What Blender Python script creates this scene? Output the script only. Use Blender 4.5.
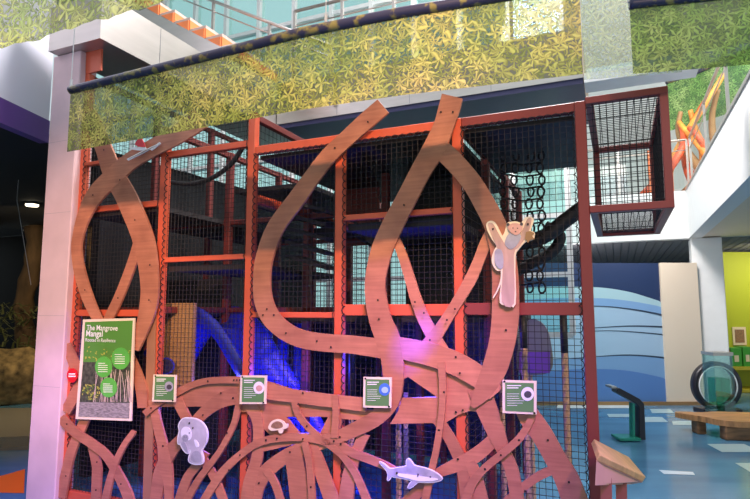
import bpy, bmesh, math, random
from mathutils import Vector, Matrix
random.seed(7)
S = bpy.context.scene
COL = S.collection
for o in list(bpy.data.objects): bpy.data.objects.remove(o)

# ------------------------------------------------------------------ camera
FPX, EYE = 560.0, 1.6
PITCH = math.atan(60.5 / FPX)
cam = bpy.data.cameras.new('camera'); cam.sensor_width = 36; cam.lens = 36 * FPX / 750
cam.clip_start = 0.05; cam.clip_end = 200
cam_o = bpy.data.objects.new('camera', cam); COL.objects.link(cam_o)
cam_o.location = (0, 0, EYE); cam_o.rotation_euler = (math.pi / 2 + PITCH, 0, 0)
S.camera = cam_o
# ------------------------------------------------------------------ world, exposure
S.view_settings.view_transform = 'Standard'; S.view_settings.look = 'None'
S.view_settings.gamma = 1; S.view_settings.use_curve_mapping = False
S.view_settings.exposure = 0.35
W = bpy.data.worlds.new('world'); S.world = W; W.use_nodes = True
W.node_tree.nodes['Background'].inputs[0].default_value = (0.80, 0.95, 1.0, 1)
W.node_tree.nodes['Background'].inputs[1].default_value = 0.62

# ------------------------------------------------------------------ pixel helpers
CP, SP = math.cos(PITCH), math.sin(PITCH)
def ray(px, py):
    x = (px - 375) / FPX; y = (249.5 - py) / FPX
    return Vector((x, CP - y * SP, SP + y * CP))
CAM = Vector((0, 0, EYE))
def floorpt(px, py, z=0.0):
    d = ray(px, py); k = (z - EYE) / d.z
    return CAM + d * k
def ypt(px, py, Y):
    d = ray(px, py); return CAM + d * (Y / d.y)
# the front plane of the play structure: t runs along it to the right, s goes into depth
_A = ypt(73, 310, 4.85); _B = ypt(588, 310, 3.20)
ORG = Vector((_A.x, _A.y, 0))
U = Vector((_B.x - _A.x, _B.y - _A.y, 0)).normalized()
N = Vector((-U.y, U.x, 0))
UP = Vector((0, 0, 1))
def F(t, s, z): return ORG + U * t + N * s + UP * z
def fp(px, py, s=0.0):                       # pixel -> (t, z) on the plane at depth s
    d = ray(px, py); k = ((ORG + N * s - CAM).dot(N)) / d.dot(N)
    p = CAM + d * k
    return ((p - ORG).dot(U), p.z)
def T(px, s=0.0, py=310): return fp(px, py, s)[0]
YAW = math.atan2(U.y, U.x)

# ------------------------------------------------------------------ lights
def aim(o, target):
    o.rotation_euler = (Vector(target) - o.location).to_track_quat('-Z', 'Y').to_euler()
def spot(name, loc, target, power, color, angle, blend=.5, r=.06):
    l = bpy.data.lights.new(name, 'SPOT'); l.energy = power; l.color = color
    l.spot_size = math.radians(angle); l.spot_blend = blend; l.shadow_soft_size = r
    o = bpy.data.objects.new(name, l); COL.objects.link(o); o.location = loc; aim(o, target); return o
def area(name, loc, target, power, color, sx, sy):
    l = bpy.data.lights.new(name, 'AREA'); l.energy = power; l.color = color; l.shape = 'RECTANGLE'
    l.size = sx; l.size_y = sy
    o = bpy.data.objects.new(name, l); COL.objects.link(o); o.location = loc; aim(o, target); return o
def point(name, loc, power, color, r=.08):
    l = bpy.data.lights.new(name, 'POINT'); l.energy = power; l.color = color; l.shadow_soft_size = r
    o = bpy.data.objects.new(name, l); COL.objects.link(o); o.location = loc; return o
spot('track_spot_centre', (0.5, -0.9, 4.7), F(2.25, 0, 1.55), 1150, (1, .62, .38), 40, 1)
spot('track_spot_left', (-1.3, -1.3, 3.35), F(0.12, 0, 1.75), 1450, (1, .58, .42), 30, 1)
spot('track_spot_right', (1.9, -1.2, 4.6), F(3.4, 0, 1.6), 440, (1, .62, .44), 40, 1)
spot('violet_wash_spot', (0.9, 0.2, 4.2), F(2.2, 0, -.45), 1050, (.38, .10, 1), 42, .7)
spot('violet_column_spot', (-2.0, 1.0, 4.2), F(-0.2, -.2, -.2), 950, (.45, .22, 1), 32, .8)
point('blue_led', F(2.0, 0.55, 1.05), 30, (.05, .06, 1))
point('blue_led_slide', F(1.2, 0.45, 0.9), 12, (.12, .12, 1))
point('blue_led_right', F(3.0, 0.5, 1.2), 26, (.06, .05, 1))
spot('blue_reflection_spot', (1.0, 0.8, 4.0), F(fp(413, 346)[0], 0, fp(413, 346)[1]), 6000, (.03, .015, 1), 3.6, .3)  # added spot, imitates the blue reflection on the roots
spot('blue_front_low_spot', (1.0, 0.8, 4.0), F(2.8, 0, 0.42), 1200, (.10, .06, 1), 7, .6)
area('atrium_fill', (1.0, 4.6, 7.4), (-3.2, 4.2, 4.0), 330, (1, .97, 1), 1.5, 1.5)  # unseen fill, added to brighten the lilac wall
area('hall_fill', (1.6, 6.2, 7.0), (5.0, 8.4, 2.6), 420, (1, .95, .93), 1.6, 1.6)  # unseen fill, added to whiten the right column and bulkhead
area('mural_downlight', (3.9, 9.0, 2.80), (3.9, 9.8, 0.9), 9, (1, .93, .85), 2.4, .3)
area('green_room_light', (8.2, 10.4, 2.75), (8.2, 11.6, 0.8), 34, (1, .9, .6), 2, .5)
area('upper_floor_light', (7.0, 9.0, 6.8), (7.0, 12, 4.2), 130, (1, .95, .9), 3, 2)
point('soffit_fill', (3.6, 10.6, 2.2), 30, (1, .95, .9), .2)  # added fill hidden behind the mural wall, lifts the dark ceiling grid
area('gallery_light', (-5.2, 8.4, 2.95), (-5.6, 9.8, 0.6), 40, (1, .75, .42), .8, .4)

# ------------------------------------------------------------------ materials
MAT = {}
def nodes(name):
    m = bpy.data.materials.new(name); m.use_nodes = True
    nt = m.node_tree; b = nt.nodes['Principled BSDF']; MAT[name] = m
    return m, nt, b
def plain(name, col, rough=.5, metal=0, noise=0.0, scale=8, bump=0.0, spec=None, stretch=None):
    m, nt, b = nodes(name)
    b.inputs['Base Color'].default_value = (*col, 1); b.inputs['Roughness'].default_value = rough
    b.inputs['Metallic'].default_value = metal
    if spec is not None: b.inputs['Specular IOR Level'].default_value = spec
    if noise or bump:
        tc = nt.nodes.new('ShaderNodeTexCoord'); n = nt.nodes.new('ShaderNodeTexNoise')
        n.inputs['Scale'].default_value = scale; n.inputs['Detail'].default_value = 5
        src = tc.outputs['Object']
        if stretch:
            mp = nt.nodes.new('ShaderNodeMapping'); mp.inputs['Scale'].default_value = stretch
            nt.links.new(src, mp.inputs[0]); src = mp.outputs[0]
        nt.links.new(src, n.inputs['Vector'])
        if noise:
            r = nt.nodes.new('ShaderNodeValToRGB')
            r.color_ramp.elements[0].position = .3; r.color_ramp.elements[1].position = .7
            r.color_ramp.elements[0].color = (*[max(0, c * (1 - noise)) for c in col], 1)
            r.color_ramp.elements[1].color = (*[min(1, c * (1 + noise)) for c in col], 1)
            nt.links.new(n.outputs['Fac'], r.inputs[0]); nt.links.new(r.outputs[0], b.inputs['Base Color'])
        if bump:
            bp = nt.nodes.new('ShaderNodeBump'); bp.inputs['Strength'].default_value = bump
            bp.inputs['Distance'].default_value = .02
            nt.links.new(n.outputs['Fac'], bp.inputs['Height']); nt.links.new(bp.outputs[0], b.inputs['Normal'])
    return m
def glassy(name, tint, gloss=.08, rough=.02):
    m = bpy.data.materials.new(name); m.use_nodes = True; nt = m.node_tree; MAT[name] = m
    nt.nodes.clear()
    out = nt.nodes.new('ShaderNodeOutputMaterial'); mix = nt.nodes.new('ShaderNodeMixShader')
    tr = nt.nodes.new('ShaderNodeBsdfTransparent'); tr.inputs[0].default_value = (*tint, 1)
    gl = nt.nodes.new('ShaderNodeBsdfGlossy'); gl.inputs['Roughness'].default_value = rough
    mix.inputs[0].default_value = gloss
    nt.links.new(tr.outputs[0], mix.inputs[1]); nt.links.new(gl.outputs[0], mix.inputs[2])
    nt.links.new(mix.outputs[0], out.inputs[0]); return m
def emit(name, col, st):
    m, nt, b = nodes(name); b.inputs['Base Color'].default_value = (*col, 1)
    b.inputs['Emission Color'].default_value = (*col, 1); b.inputs['Emission Strength'].default_value = st; return m

plain('form_joint', (.40, .31, .33), .9)
plain('concrete', (.66, .47, .48), .85, noise=.10, scale=3, bump=.15)
plain('steel', (.52, .48, .45), .36, .85, noise=.05, scale=2, stretch=(1, 1, 8))
plain('steel_dark', (.25, .25, .26), .4, .8)
plain('white_wall', (.80, .80, .80), .6, noise=.02)
plain('grey_wall', (.50, .52, .53), .6)
plain('lilac_wall', (.80, .78, .86), .6)
plain('purple', (.13, .05, .27), .5)
plain('black', (.006, .006, .008), .8)
plain('black_vinyl', (.012, .012, .014), .55)
plain('navy', (.018, .018, .075), .5)
plain('net', (.035, .026, .022), .8)
plain('net_dark', (.012, .011, .012), .8)
plain('orange_steel', (.58, .095, .040), .42, noise=.06, scale=6)
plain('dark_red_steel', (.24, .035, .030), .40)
plain('inner_red_shaded', (.16, .022, .018), .5)  # frame red darkened to put the interior's shade into the colour
plain('bolt', (.03, .015, .015), .4, .5)
plain('blue_plastic', (.02, .03, .42), .3)
plain('tan_board', (.30, .17, .07), .6, noise=.15, scale=5)
plain('tan_strip', (.34, .15, .075), .5, noise=.15, scale=4)
plain('dark_board', (.022, .018, .020), .7)
plain('rope', (.50, .32, .21), .9, noise=.3, scale=60)
plain('cream', (.80, .66, .48), .6)
plain('sign_green', (.09, .26, .035), .5)
plain('sign_green_small', (.10, .23, .07), .5)
plain('disc_green', (.10, .42, .06), .5)
plain('text_white', (.85, .84, .74), .6)
plain('red_sign', (.62, .012, .02), .45)
plain('white_print', (.78, .76, .77), .5)
plain('manatee', (.50, .47, .52), .5, noise=.18, scale=10)
plain('grey_print', (.36, .35, .40), .5, noise=.25, scale=14)
plain('dark_print', (.06, .05, .06), .6)
plain('blue_print', (.06, .18, .55), .5)
plain('pink_print', (.62, .34, .28), .5, noise=.2, scale=20)
plain('branch_print', (.50, .32, .26), .6, noise=.25, scale=14, stretch=(1, 1, .2))
plain('leaf_yellow', (.42, .42, .06), .6)
plain('leaf_green', (.10, .20, .03), .6)
plain('photo_dark', (.055, .06, .035), .6, noise=.7, scale=40)
plain('photo_water', (.26, .24, .21), .5, noise=.5, scale=30, stretch=(1, 1, 4))
plain('root_pale', (.40, .32, .27), .6)
plain('brown_print', (.28, .15, .08), .6, noise=.35, scale=40)
plain('bird_red', (.65, .03, .04), .5)
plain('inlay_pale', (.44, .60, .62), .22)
plain('white_inlay_or_reflection', (.75, .85, .92), .2)
plain('inlay_grey', (.24, .23, .20), .3)
plain('inlay_slate', (.10, .13, .17), .25)
plain('inlay_orange', (.95, .17, .012), .35)
plain('beige_wall', (.82, .68, .54), .6)
plain('black_metal', (.018, .014, .022), .35)
plain('lime', (.42, .47, .015), .6)
plain('yellow_shelf', (.62, .48, .03), .5)
plain('box_red', (.55, .03, .03), .5)
plain('box_green', (.05, .33, .03), .5)
plain('box_orange', (.70, .25, .04), .5)
plain('bench_wood', (.44, .21, .08), .5, noise=.4, scale=3.5, stretch=(1, 7, 1), bump=.1)
plain('bench_end', (.27, .13, .055), .6, noise=.4, scale=5, stretch=(1, 1, 5))
plain('stand_wood', (.66, .38, .16), .45, noise=.2, scale=5, stretch=(7, 1, 1))
plain('stand_side', (.72, .38, .28), .5)
plain('stand_leg', (.30, .085, .055), .5)
plain('grid_dark', (.16, .16, .18), .6)
plain('ceiling_panel', (.80, .80, .84), .7)
plain('upper_red', (.60, .09, .03), .5, noise=.4, scale=9)
plain('upper_orange', (.80, .30, .05), .5, noise=.3, scale=9)
plain('seat_orange', (.80, .16, .03), .5)
plain('rock', (.17, .12, .05), .9, noise=.8, scale=7, bump=1)
plain('trunk_brown', (.10, .058, .026), .9, noise=.6, scale=5, stretch=(1, 1, .25), bump=.7)
plain('fern', (.09, .10, .03), .8)
plain('teal_edge', (.02, .30, .20), .15)
plain('riser_orange', (.85, .22, .06), .5)
plain('tread_beige', (.55, .42, .36), .5)
plain('wire', (.55, .55, .55), .4, .6)
plain('mural_navy', (.012, .030, .10), .45)
plain('mural_deep', (.10, .22, .52), .45)
plain('mural_mid', (.20, .36, .62), .45)
plain('mural_pale', (.36, .54, .62), .45)
plain('mural_light', (.36, .52, .70), .45)
plain('mural_line', (.03, .05, .09), .45)
glassy('glass_teal', (.80, .965, .945), .06)
glassy('glass_clear', (.955, .99, .985), .05)
glassy('glass_green', (.35, .80, .62), .10)
glassy('acrylic', (.80, .92, .90), .12)
emit('lamp_glow', (1, .85, .6), 6)

def wood_root():
    m, nt, b = nodes('root_wood'); L = nt.links
    tc = nt.nodes.new('ShaderNodeTexCoord'); oi = nt.nodes.new('ShaderNodeObjectInfo')
    mp = nt.nodes.new('ShaderNodeMapping'); mp.inputs['Scale'].default_value = (1.4, 1.4, 26)
    L.new(tc.outputs['Object'], mp.inputs[0])
    n1 = nt.nodes.new('ShaderNodeTexNoise'); n1.inputs['Scale'].default_value = 2.2; n1.inputs['Detail'].default_value = 4
    n2 = nt.nodes.new('ShaderNodeTexNoise'); n2.inputs['Scale'].default_value = 5; n2.inputs['Detail'].default_value = 4
    L.new(mp.outputs[0], n1.inputs['Vector']); L.new(tc.outputs['Object'], n2.inputs['Vector'])
    r = nt.nodes.new('ShaderNodeValToRGB'); e = r.color_ramp.elements
    e[0].position = .32; e[0].color = (.32, .108, .060, 1); e[1].position = .70; e[1].color = (.57, .222, .122, 1)
    mx = nt.nodes.new('ShaderNodeMath'); mx.operation = 'MULTIPLY_ADD'; mx.inputs[1].default_value = .45
    ad = nt.nodes.new('ShaderNodeMath'); ad.operation = 'MULTIPLY'; ad.inputs[1].default_value = .55
    L.new(n2.outputs['Fac'], ad.inputs[0]); L.new(n1.outputs['Fac'], mx.inputs[0]); L.new(ad.outputs[0], mx.inputs[2])
    L.new(mx.outputs[0], r.inputs[0])
    hs = nt.nodes.new('ShaderNodeHueSaturation')
    mr = nt.nodes.new('ShaderNodeMapRange'); mr.inputs[3].default_value = .88; mr.inputs[4].default_value = 1.12
    L.new(oi.outputs['Random'], mr.inputs[0]); L.new(mr.outputs[0], hs.inputs['Value'])
    L.new(r.outputs[0], hs.inputs['Color']); L.new(hs.outputs[0], b.inputs['Base Color'])
    b.inputs['Roughness'].default_value = .42
wood_root()

def floor_mat():
    m, nt, b = nodes('floor_blue'); L = nt.links
    tc = nt.nodes.new('ShaderNodeTexCoord'); n = nt.nodes.new('ShaderNodeTexNoise')
    n.inputs['Scale'].default_value = 1.1; n.inputs['Detail'].default_value = 5
    mp = nt.nodes.new('ShaderNodeMapping'); mp.inputs['Scale'].default_value = (.6, 2.4, 1)
    L.new(tc.outputs['Object'], mp.inputs[0]); L.new(mp.outputs[0], n.inputs['Vector'])
    r = nt.nodes.new('ShaderNodeValToRGB'); e = r.color_ramp.elements
    e[0].position = .3; e[0].color = (.055, .17, .30, 1); e[1].position = .75; e[1].color = (.10, .27, .42, 1)
    L.new(n.outputs['Fac'], r.inputs[0]); L.new(r.outputs[0], b.inputs['Base Color'])
    b.inputs['Roughness'].default_value = .16
floor_mat()

def leaf_mat(name, scale, c_lo, c_mid, c_hi, back, a_leaf, a_gap, bare=None, gloss=.035):
    """printed clear sheet: clusters of pointed leaves, the gaps tinted and see-through"""
    m = bpy.data.materials.new(name); m.use_nodes = True; nt = m.node_tree; MAT[name] = m; L = nt.links
    nt.nodes.clear(); nn = nt.nodes.new
    def math_(op, a, b=None, c=None):
        n = nn('ShaderNodeMath'); n.operation = op
        for i, v in enumerate((a, b, c)):
            if v is None: continue
            if isinstance(v, (int, float)): n.inputs[i].default_value = v
            else: L.new(v, n.inputs[i])
        return n.outputs[0]
    uv = nn('ShaderNodeUVMap')
    wn = nn('ShaderNodeTexNoise'); wn.inputs['Scale'].default_value = scale * 1.1; wn.inputs['Detail'].default_value = 1; L.new(uv.outputs[0], wn.inputs['Vector'])
    wv = nn('ShaderNodeVectorMath'); wv.operation = 'MULTIPLY_ADD'; L.new(wn.outputs['Color'], wv.inputs[0])
    wv.inputs[1].default_value = (.75 / scale, .75 / scale, 0); L.new(uv.outputs[0], wv.inputs[2]); warp = wv.outputs[0]
    cols = None; cover = None
    for k, (sc, off, rad, petals, dark) in enumerate(((1.5, (3.1, 7.7), .95, 5, .50), (1.25, (0, 0), .9, 5, .72), (1.1, (7.3, 1.9), .85, 6, .9), (.9, (11.3, 4.2), .80, 5, 1.08))):
        mp = nn('ShaderNodeMapping'); mp.inputs['Scale'].default_value = (scale * sc, scale * sc, 1)
        mp.inputs['Location'].default_value = (*off, 0); L.new(warp, mp.inputs[0])
        v = nn('ShaderNodeTexVoronoi'); v.voronoi_dimensions = '2D'; v.feature = 'F1'
        v.inputs['Scale'].default_value = 1; v.inputs['Randomness'].default_value = 1
        L.new(mp.outputs[0], v.inputs['Vector'])
        d = nn('ShaderNodeVectorMath'); d.operation = 'SUBTRACT'
        L.new(mp.outputs[0], d.inputs[0]); L.new(v.outputs['Position'], d.inputs[1])
        sx = nn('ShaderNodeSeparateXYZ'); L.new(d.outputs[0], sx.inputs[0])
        sc_ = nn('ShaderNodeSeparateColor'); L.new(v.outputs['Color'], sc_.inputs[0])
        th = math_('ARCTAN2', sx.outputs[1], sx.outputs[0])
        th = math_('MULTIPLY_ADD', sc_.outputs[0], 6.283, th)
        cs = math_('ABSOLUTE', math_('COSINE', math_('MULTIPLY', th, petals / 2)))
        cs = math_('POWER', cs, 3.2)
        size = math_('MULTIPLY_ADD', sc_.outputs[1], .35, .75)
        R = math_('MULTIPLY', math_('MULTIPLY_ADD', cs, rad * .93, rad * .07), size)
        mask = math_('GREATER_THAN', R, v.outputs['Distance'])
        if k >= 2: mask = math_('MULTIPLY', mask, math_('GREATER_THAN', sc_.outputs[2], .45))
        vein = math_('MULTIPLY_ADD', math_('POWER', cs, 3), .5, .7)
        shade = math_('MULTIPLY', vein, dark)
        rp = nn('ShaderNodeValToRGB'); e = rp.color_ramp.elements
        e[0].color = (*c_lo, 1); e[1].color = (*c_hi, 1); mid = e.new(.5); mid.color = (*c_mid, 1)
        nzz = nn('ShaderNodeTexNoise'); nzz.inputs['Scale'].default_value = 2.2; L.new(uv.outputs[0], nzz.inputs['Vector'])
        L.new(math_('ADD', math_('MULTIPLY', sc_.outputs[2], .45), math_('MULTIPLY_ADD', nzz.outputs['Fac'], 2.0, -.72)), rp.inputs[0])
        vm = nn('ShaderNodeVectorMath'); vm.operation = 'SCALE'; L.new(rp.outputs[0], vm.inputs[0]); L.new(shade, vm.inputs['Scale'])
        mx = nn('ShaderNodeMix'); mx.data_type = 'RGBA'
        L.new(mask, mx.inputs[0]); L.new(vm.outputs[0], mx.inputs[7])
        if cols is None: mx.inputs[6].default_value = (*back, 1); cover = mask
        else: L.new(cols, mx.inputs[6]); cover = math_('MAXIMUM', cover, mask)
        cols = mx.outputs[2]
    alpha = math_('MULTIPLY_ADD', cover, a_leaf - a_gap, a_gap)
    if bare:                                   # bare = (u, v, strength): print thins out in soft islands
        nz = nn('ShaderNodeTexNoise'); nz.inputs['Scale'].default_value = bare[0]; L.new(uv.outputs[0], nz.inputs['Vector'])
        mr = nn('ShaderNodeMapRange'); mr.inputs[1].default_value = bare[1]; mr.inputs[2].default_value = bare[1] + .12
        mr.inputs[3].default_value = 1; mr.inputs[4].default_value = bare[2]; L.new(nz.outputs['Fac'], mr.inputs[0])
        alpha = math_('MULTIPLY', alpha, mr.outputs[0])
    df = nn('ShaderNodeBsdfDiffuse'); L.new(cols, df.inputs[0])
    tl = nn('ShaderNodeBsdfTranslucent'); L.new(cols, tl.inputs[0])
    m1 = nn('ShaderNodeMixShader'); m1.inputs[0].default_value = .35; L.new(df.outputs[0], m1.inputs[1]); L.new(tl.outputs[0], m1.inputs[2])
    tr = nn('ShaderNodeBsdfTransparent'); tr.inputs[0].default_value = (.93, .97, .93, 1)
    m2 = nn('ShaderNodeMixShader'); L.new(alpha, m2.inputs[0]); L.new(tr.outputs[0], m2.inputs[1]); L.new(m1.outputs[0], m2.inputs[2])
    gl = nn('ShaderNodeBsdfGlossy'); gl.inputs['Roughness'].default_value = .16
    m3 = nn('ShaderNodeMixShader'); m3.inputs[0].default_value = gloss; L.new(m2.outputs[0], m3.inputs[1]); L.new(gl.outputs[0], m3.inputs[2])
    out = nn('ShaderNodeOutputMaterial'); L.new(m3.outputs[0], out.inputs[0])


leaf_mat('leaf_print', 17, (.13, .21, .04), (.33, .37, .085), (.56, .49, .14), (.06, .08, .03), .92, .78, gloss=.02)
leaf_mat('leaf_print_upper', 14, (.15, .27, .06), (.33, .43, .13), (.52, .57, .22), (.09, .13, .07), .90, .70, gloss=.015)
leaf_mat('leaf_print_pale', 15, (.40, .55, .30), (.60, .70, .35), (.75, .78, .45), (.60, .74, .70), .45, .35, gloss=.01)
leaf_mat('leaf_print_green', 18, (.12, .25, .05), (.28, .41, .10), (.46, .52, .18), (.06, .11, .045), .94, .84, gloss=0)
leaf_mat('leaf_print_far', 8, (.09, .25, .05), (.20, .38, .10), (.36, .50, .18), (.05, .14, .04), .95, .88, gloss=.01)

def tube_mat():
    m, nt, b = nodes('tube_print'); L = nt.links
    tc = nt.nodes.new('ShaderNodeTexCoord'); v = nt.nodes.new('ShaderNodeTexNoise')
    v.inputs['Scale'].default_value = 16; v.inputs['Detail'].default_value = 3; L.new(tc.outputs['Object'], v.inputs['Vector'])
    r = nt.nodes.new('ShaderNodeValToRGB'); e = r.color_ramp.elements
    e[0].position = .52; e[0].color = (.03, .028, .075, 1); e[1].position = .62; e[1].color = (.22, .19, .06, 1)
    L.new(v.outputs['Fac'], r.inputs[0]); L.new(r.outputs[0], b.inputs['Base Color']); b.inputs['Roughness'].default_value = .4
tube_mat()

# ------------------------------------------------------------------ mesh builder
class MB:
    def __init__(self): self.v = []; self.f = []; self.uv = None
    def quadbox(self, p):                       # 8 corner points, bottom ring then top ring
        i = len(self.v); self.v += [Vector(q) for q in p]
        for f in ((3, 2, 1, 0), (4, 5, 6, 7), (0, 1, 5, 4), (1, 2, 6, 5), (2, 3, 7, 6), (3, 0, 4, 7)):
            self.f.append([i + k for k in f])
        return self
    def fbox(self, t0, t1, s0, s1, z0, z1):     # box in the structure's own directions
        return self.quadbox([F(t0, s0, z0), F(t1, s0, z0), F(t1, s1, z0), F(t0, s1, z0),
                             F(t0, s0, z1), F(t1, s0, z1), F(t1, s1, z1), F(t0, s1, z1)])
    def wbox(self, x0, x1, y0, y1, z0, z1):
        return self.quadbox([(x0, y0, z0), (x1, y0, z0), (x1, y1, z0), (x0, y1, z0),
                             (x0, y0, z1), (x1, y0, z1), (x1, y1, z1), (x0, y1, z1)])
    def bar(self, a, b, w, h=None, side=None):
        a, b = Vector(a), Vector(b); d = (b - a).normalized(); h = h or w
        ref = Vector(side) if side else (Vector((0, 0, 1)) if abs(d.z) < .9 else U)
        x = d.cross(ref).normalized(); y = x.cross(d).normalized()
        x *= w / 2; y *= h / 2
        return self.quadbox([a - x - y, a + x - y, a + x + y, a - x + y, b - x - y, b + x - y, b + x + y, b - x + y])
    def tube(self, path, r, n=10, caps=True):
        path = [Vector(p) for p in path]; i0 = len(self.v); prev = None
        for k, p in enumerate(path):
            d = (path[min(k + 1, len(path) - 1)] - path[max(k - 1, 0)]).normalized()
            if prev is None: x = d.orthogonal().normalized()
            else: x = (prev - d * prev.dot(d)).normalized()
            prev = x; y = d.cross(x); rr = r[k] if isinstance(r, (list, tuple)) else r
            for j in range(n):
                a = 2 * math.pi * j / n; self.v.append(p + x * (rr * math.cos(a)) + y * (rr * math.sin(a)))
        for k in range(len(path) - 1):
            for j in range(n):
                a = i0 + k * n + j; b = i0 + k * n + (j + 1) % n; self.f.append([a, b, b + n, a + n])
        if caps:
            self.f.append([i0 + j for j in range(n)][::-1]); e = i0 + (len(path) - 1) * n
            self.f.append([e + j for j in range(n)])
        return self
    def plate(self, front, dirn):               # front: outline points, extruded along dirn
        front = [Vector(p) for p in front]; d = Vector(dirn); n = len(front); i = len(self.v)
        self.v += front + [p + d for p in front]
        self.f.append(list(range(i, i + n))); self.f.append(list(range(i + n, i + 2 * n))[::-1])
        for k in range(n): self.f.append([i + k, i + n + k, i + n + (k + 1) % n, i + (k + 1) % n])
        return self
    def strip(self, left, right, dirn):         # ribbon with thickness
        d = Vector(dirn); n = len(left); i = len(self.v)
        for a, b in zip(left, right): self.v += [Vector(a), Vector(b), Vector(a) + d, Vector(b) + d]
        for k in range(n - 1):
            a = i + 4 * k; b = a + 4
            self.f += [[a, a + 1, b + 1, b], [a + 2, b + 2, b + 3, a + 3], [a, b, b + 2, a + 2], [a + 1, a + 3, b + 3, b + 1]]
        self.f.append([i, i + 2, i + 3, i + 1]); e = i + 4 * (n - 1); self.f.append([e, e + 1, e + 3, e + 2])
        return self
    def build(self, name, mat, parent=None, smooth=False, bevel=0, uv=None):
        bm = bmesh.new(); vs = [bm.verts.new(p) for p in self.v]
        for f in self.f:
            try: bm.faces.new([vs[k] for k in f])
            except ValueError: pass
        bmesh.ops.recalc_face_normals(bm, faces=bm.faces)
        if bevel: bmesh.ops.bevel(bm, geom=[e for e in bm.edges], offset=bevel, segments=1, affect='EDGES')
        lo = Vector((min(p.x for p in self.v), min(p.y for p in self.v), min(p.z for p in self.v)))
        hi = Vector((max(p.x for p in self.v), max(p.y for p in self.v), max(p.z for p in self.v)))
        org = Vector(((lo.x + hi.x) / 2, (lo.y + hi.y) / 2, lo.z))
        if uv:
            lay = bm.loops.layers.uv.new('UVMap')
            for f in bm.faces:
                for l in f.loops: l[lay].uv = uv(l.vert.co)
        bmesh.ops.translate(bm, verts=bm.verts, vec=-org)
        me = bpy.data.meshes.new(name); bm.to_mesh(me); bm.free()
        if smooth:
            for p in me.polygons: p.use_smooth = True
        me.materials.append(MAT[mat]); return link(name, me, org, parent)
def link(name, me, org, parent):
    o = bpy.data.objects.new(name, me); COL.objects.link(o)
    if parent is not None:
        o.parent = parent; o.location = org - wloc(parent)
    else: o.location = org
    return o
def wloc(o):
    p = o.location.copy()
    while o.parent: o = o.parent; p += o.location
    return p
def tag(o, label, cat, group=None):
    o['label'] = label; o['category'] = cat
    if group: o['group'] = group
    return o
def thing(name, loc, label, cat, group=None):
    o = bpy.data.objects.new(name, None); COL.objects.link(o); o.location = loc; o.empty_display_size = .1
    return tag(o, label, cat, group)
def struct(o): o['kind'] = 'structure'; return o
def stuff(o): o['kind'] = 'stuff'; return o

def spline(pts, n=7):
    out = []; P = [pts[0]] + list(pts) + [pts[-1]]
    for i in range(1, len(P) - 2):
        for k in range(n):
            u = k / n; q = []
            for c in range(len(pts[0])):
                a, b, cc, d = P[i - 1][c], P[i][c], P[i + 1][c], P[i + 2][c]
                q.append(.5 * (2 * b + (cc - a) * u + (2 * a - 5 * b + 4 * cc - d) * u * u + (3 * b - a - 3 * cc + d) * u ** 3))
            out.append(tuple(q))
    out.append(tuple(pts[-1])); return out
def pq(px, py, s): t, z = fp(px, py, s); return F(t, s, z)
def root_ribbon(pts, s, name, parent, th=.018, mat='root_wood'):
    c = spline(pts); L, R = [], []
    for k, (x, y, w) in enumerate(c):
        a, b = c[max(k - 1, 0)], c[min(k + 1, len(c) - 1)]
        dx, dy = b[0] - a[0], b[1] - a[1]; l = math.hypot(dx, dy) or 1
        nx, ny = -dy / l * w / 2, dx / l * w / 2
        L.append(pq(x + nx, y + ny, s)); R.append(pq(x - nx, y - ny, s))
    # keep everything above the floor
    for q in L + R: q.z = max(q.z, .004)
    return MB().strip(L, R, N * th).build(name, mat, parent)
def px_plate(poly, s, th, name, mat, parent=None, bevel=0):
    return MB().plate([pq(x, y, s) for x, y in poly], N * th).build(name, mat, parent, bevel=bevel)
def px_smooth(poly, n=5):
    P = poly + poly[:3]; out = []
    for i in range(len(poly)):
        a, b, c, d = P[i], P[i + 1], P[i + 2], P[i + 3]
        for k in range(n):
            u = k / n
            out.append(tuple(.5 * (2 * b[j] + (c[j] - a[j]) * u + (2 * a[j] - 5 * b[j] + 4 * c[j] - d[j]) * u * u + (3 * b[j] - a[j] - 3 * c[j] + d[j]) * u ** 3) for j in (0, 1)))
    return out
def ell(cx, cy, rx, ry, n=20): return [(cx + rx * math.cos(2 * math.pi * k / n), cy + ry * math.sin(2 * math.pi * k / n)) for k in range(n)]

# ================================================================== THE SETTING
fl = struct(MB().wbox(-12, 16, -4, 20, -.1, 0).build('floor', 'floor_blue'))
def inlay_or_reflection(poly, mat, z=.002):
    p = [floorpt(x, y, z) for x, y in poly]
    MB().plate(p, (0, 0, .001)).build('floor_inlay_or_reflection', mat, fl)
inlay_or_reflection([(707, 444), (744, 444), (762, 452), (722, 452)], 'inlay_pale')
inlay_or_reflection([(735, 463), (765, 463), (790, 473), (752, 473)], 'inlay_pale')
inlay_or_reflection([(659, 470), (693, 472), (695, 475), (664, 474)], 'white_inlay_or_reflection')
inlay_or_reflection([(650, 409), (670, 409), (674, 413), (652, 413)], 'inlay_pale')
inlay_or_reflection([(640, 417), (662, 417), (668, 422), (645, 422)], 'inlay_pale')
inlay_or_reflection([(607, 414), (634, 414), (636, 417), (609, 417)], 'inlay_pale')
inlay_or_reflection([(672, 421), (700, 421), (702, 425), (673, 425)], 'inlay_pale')
inlay_or_reflection([(560, 402), (640, 402), (634, 408), (556, 408)], 'white_inlay_or_reflection')  # bright reflection on the glossy floor, laid in as a pale patch
inlay_or_reflection([(-60, 408), (32, 408), (30, 440), (-60, 440)], 'inlay_grey')
inlay_or_reflection([(-60, 440), (30, 436), (28, 450), (-60, 452)], 'inlay_slate', .003)
inlay_or_reflection([(-30, 484), (8, 474), (25, 469), (24, 493), (-32, 492)], 'inlay_orange', .003)

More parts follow.
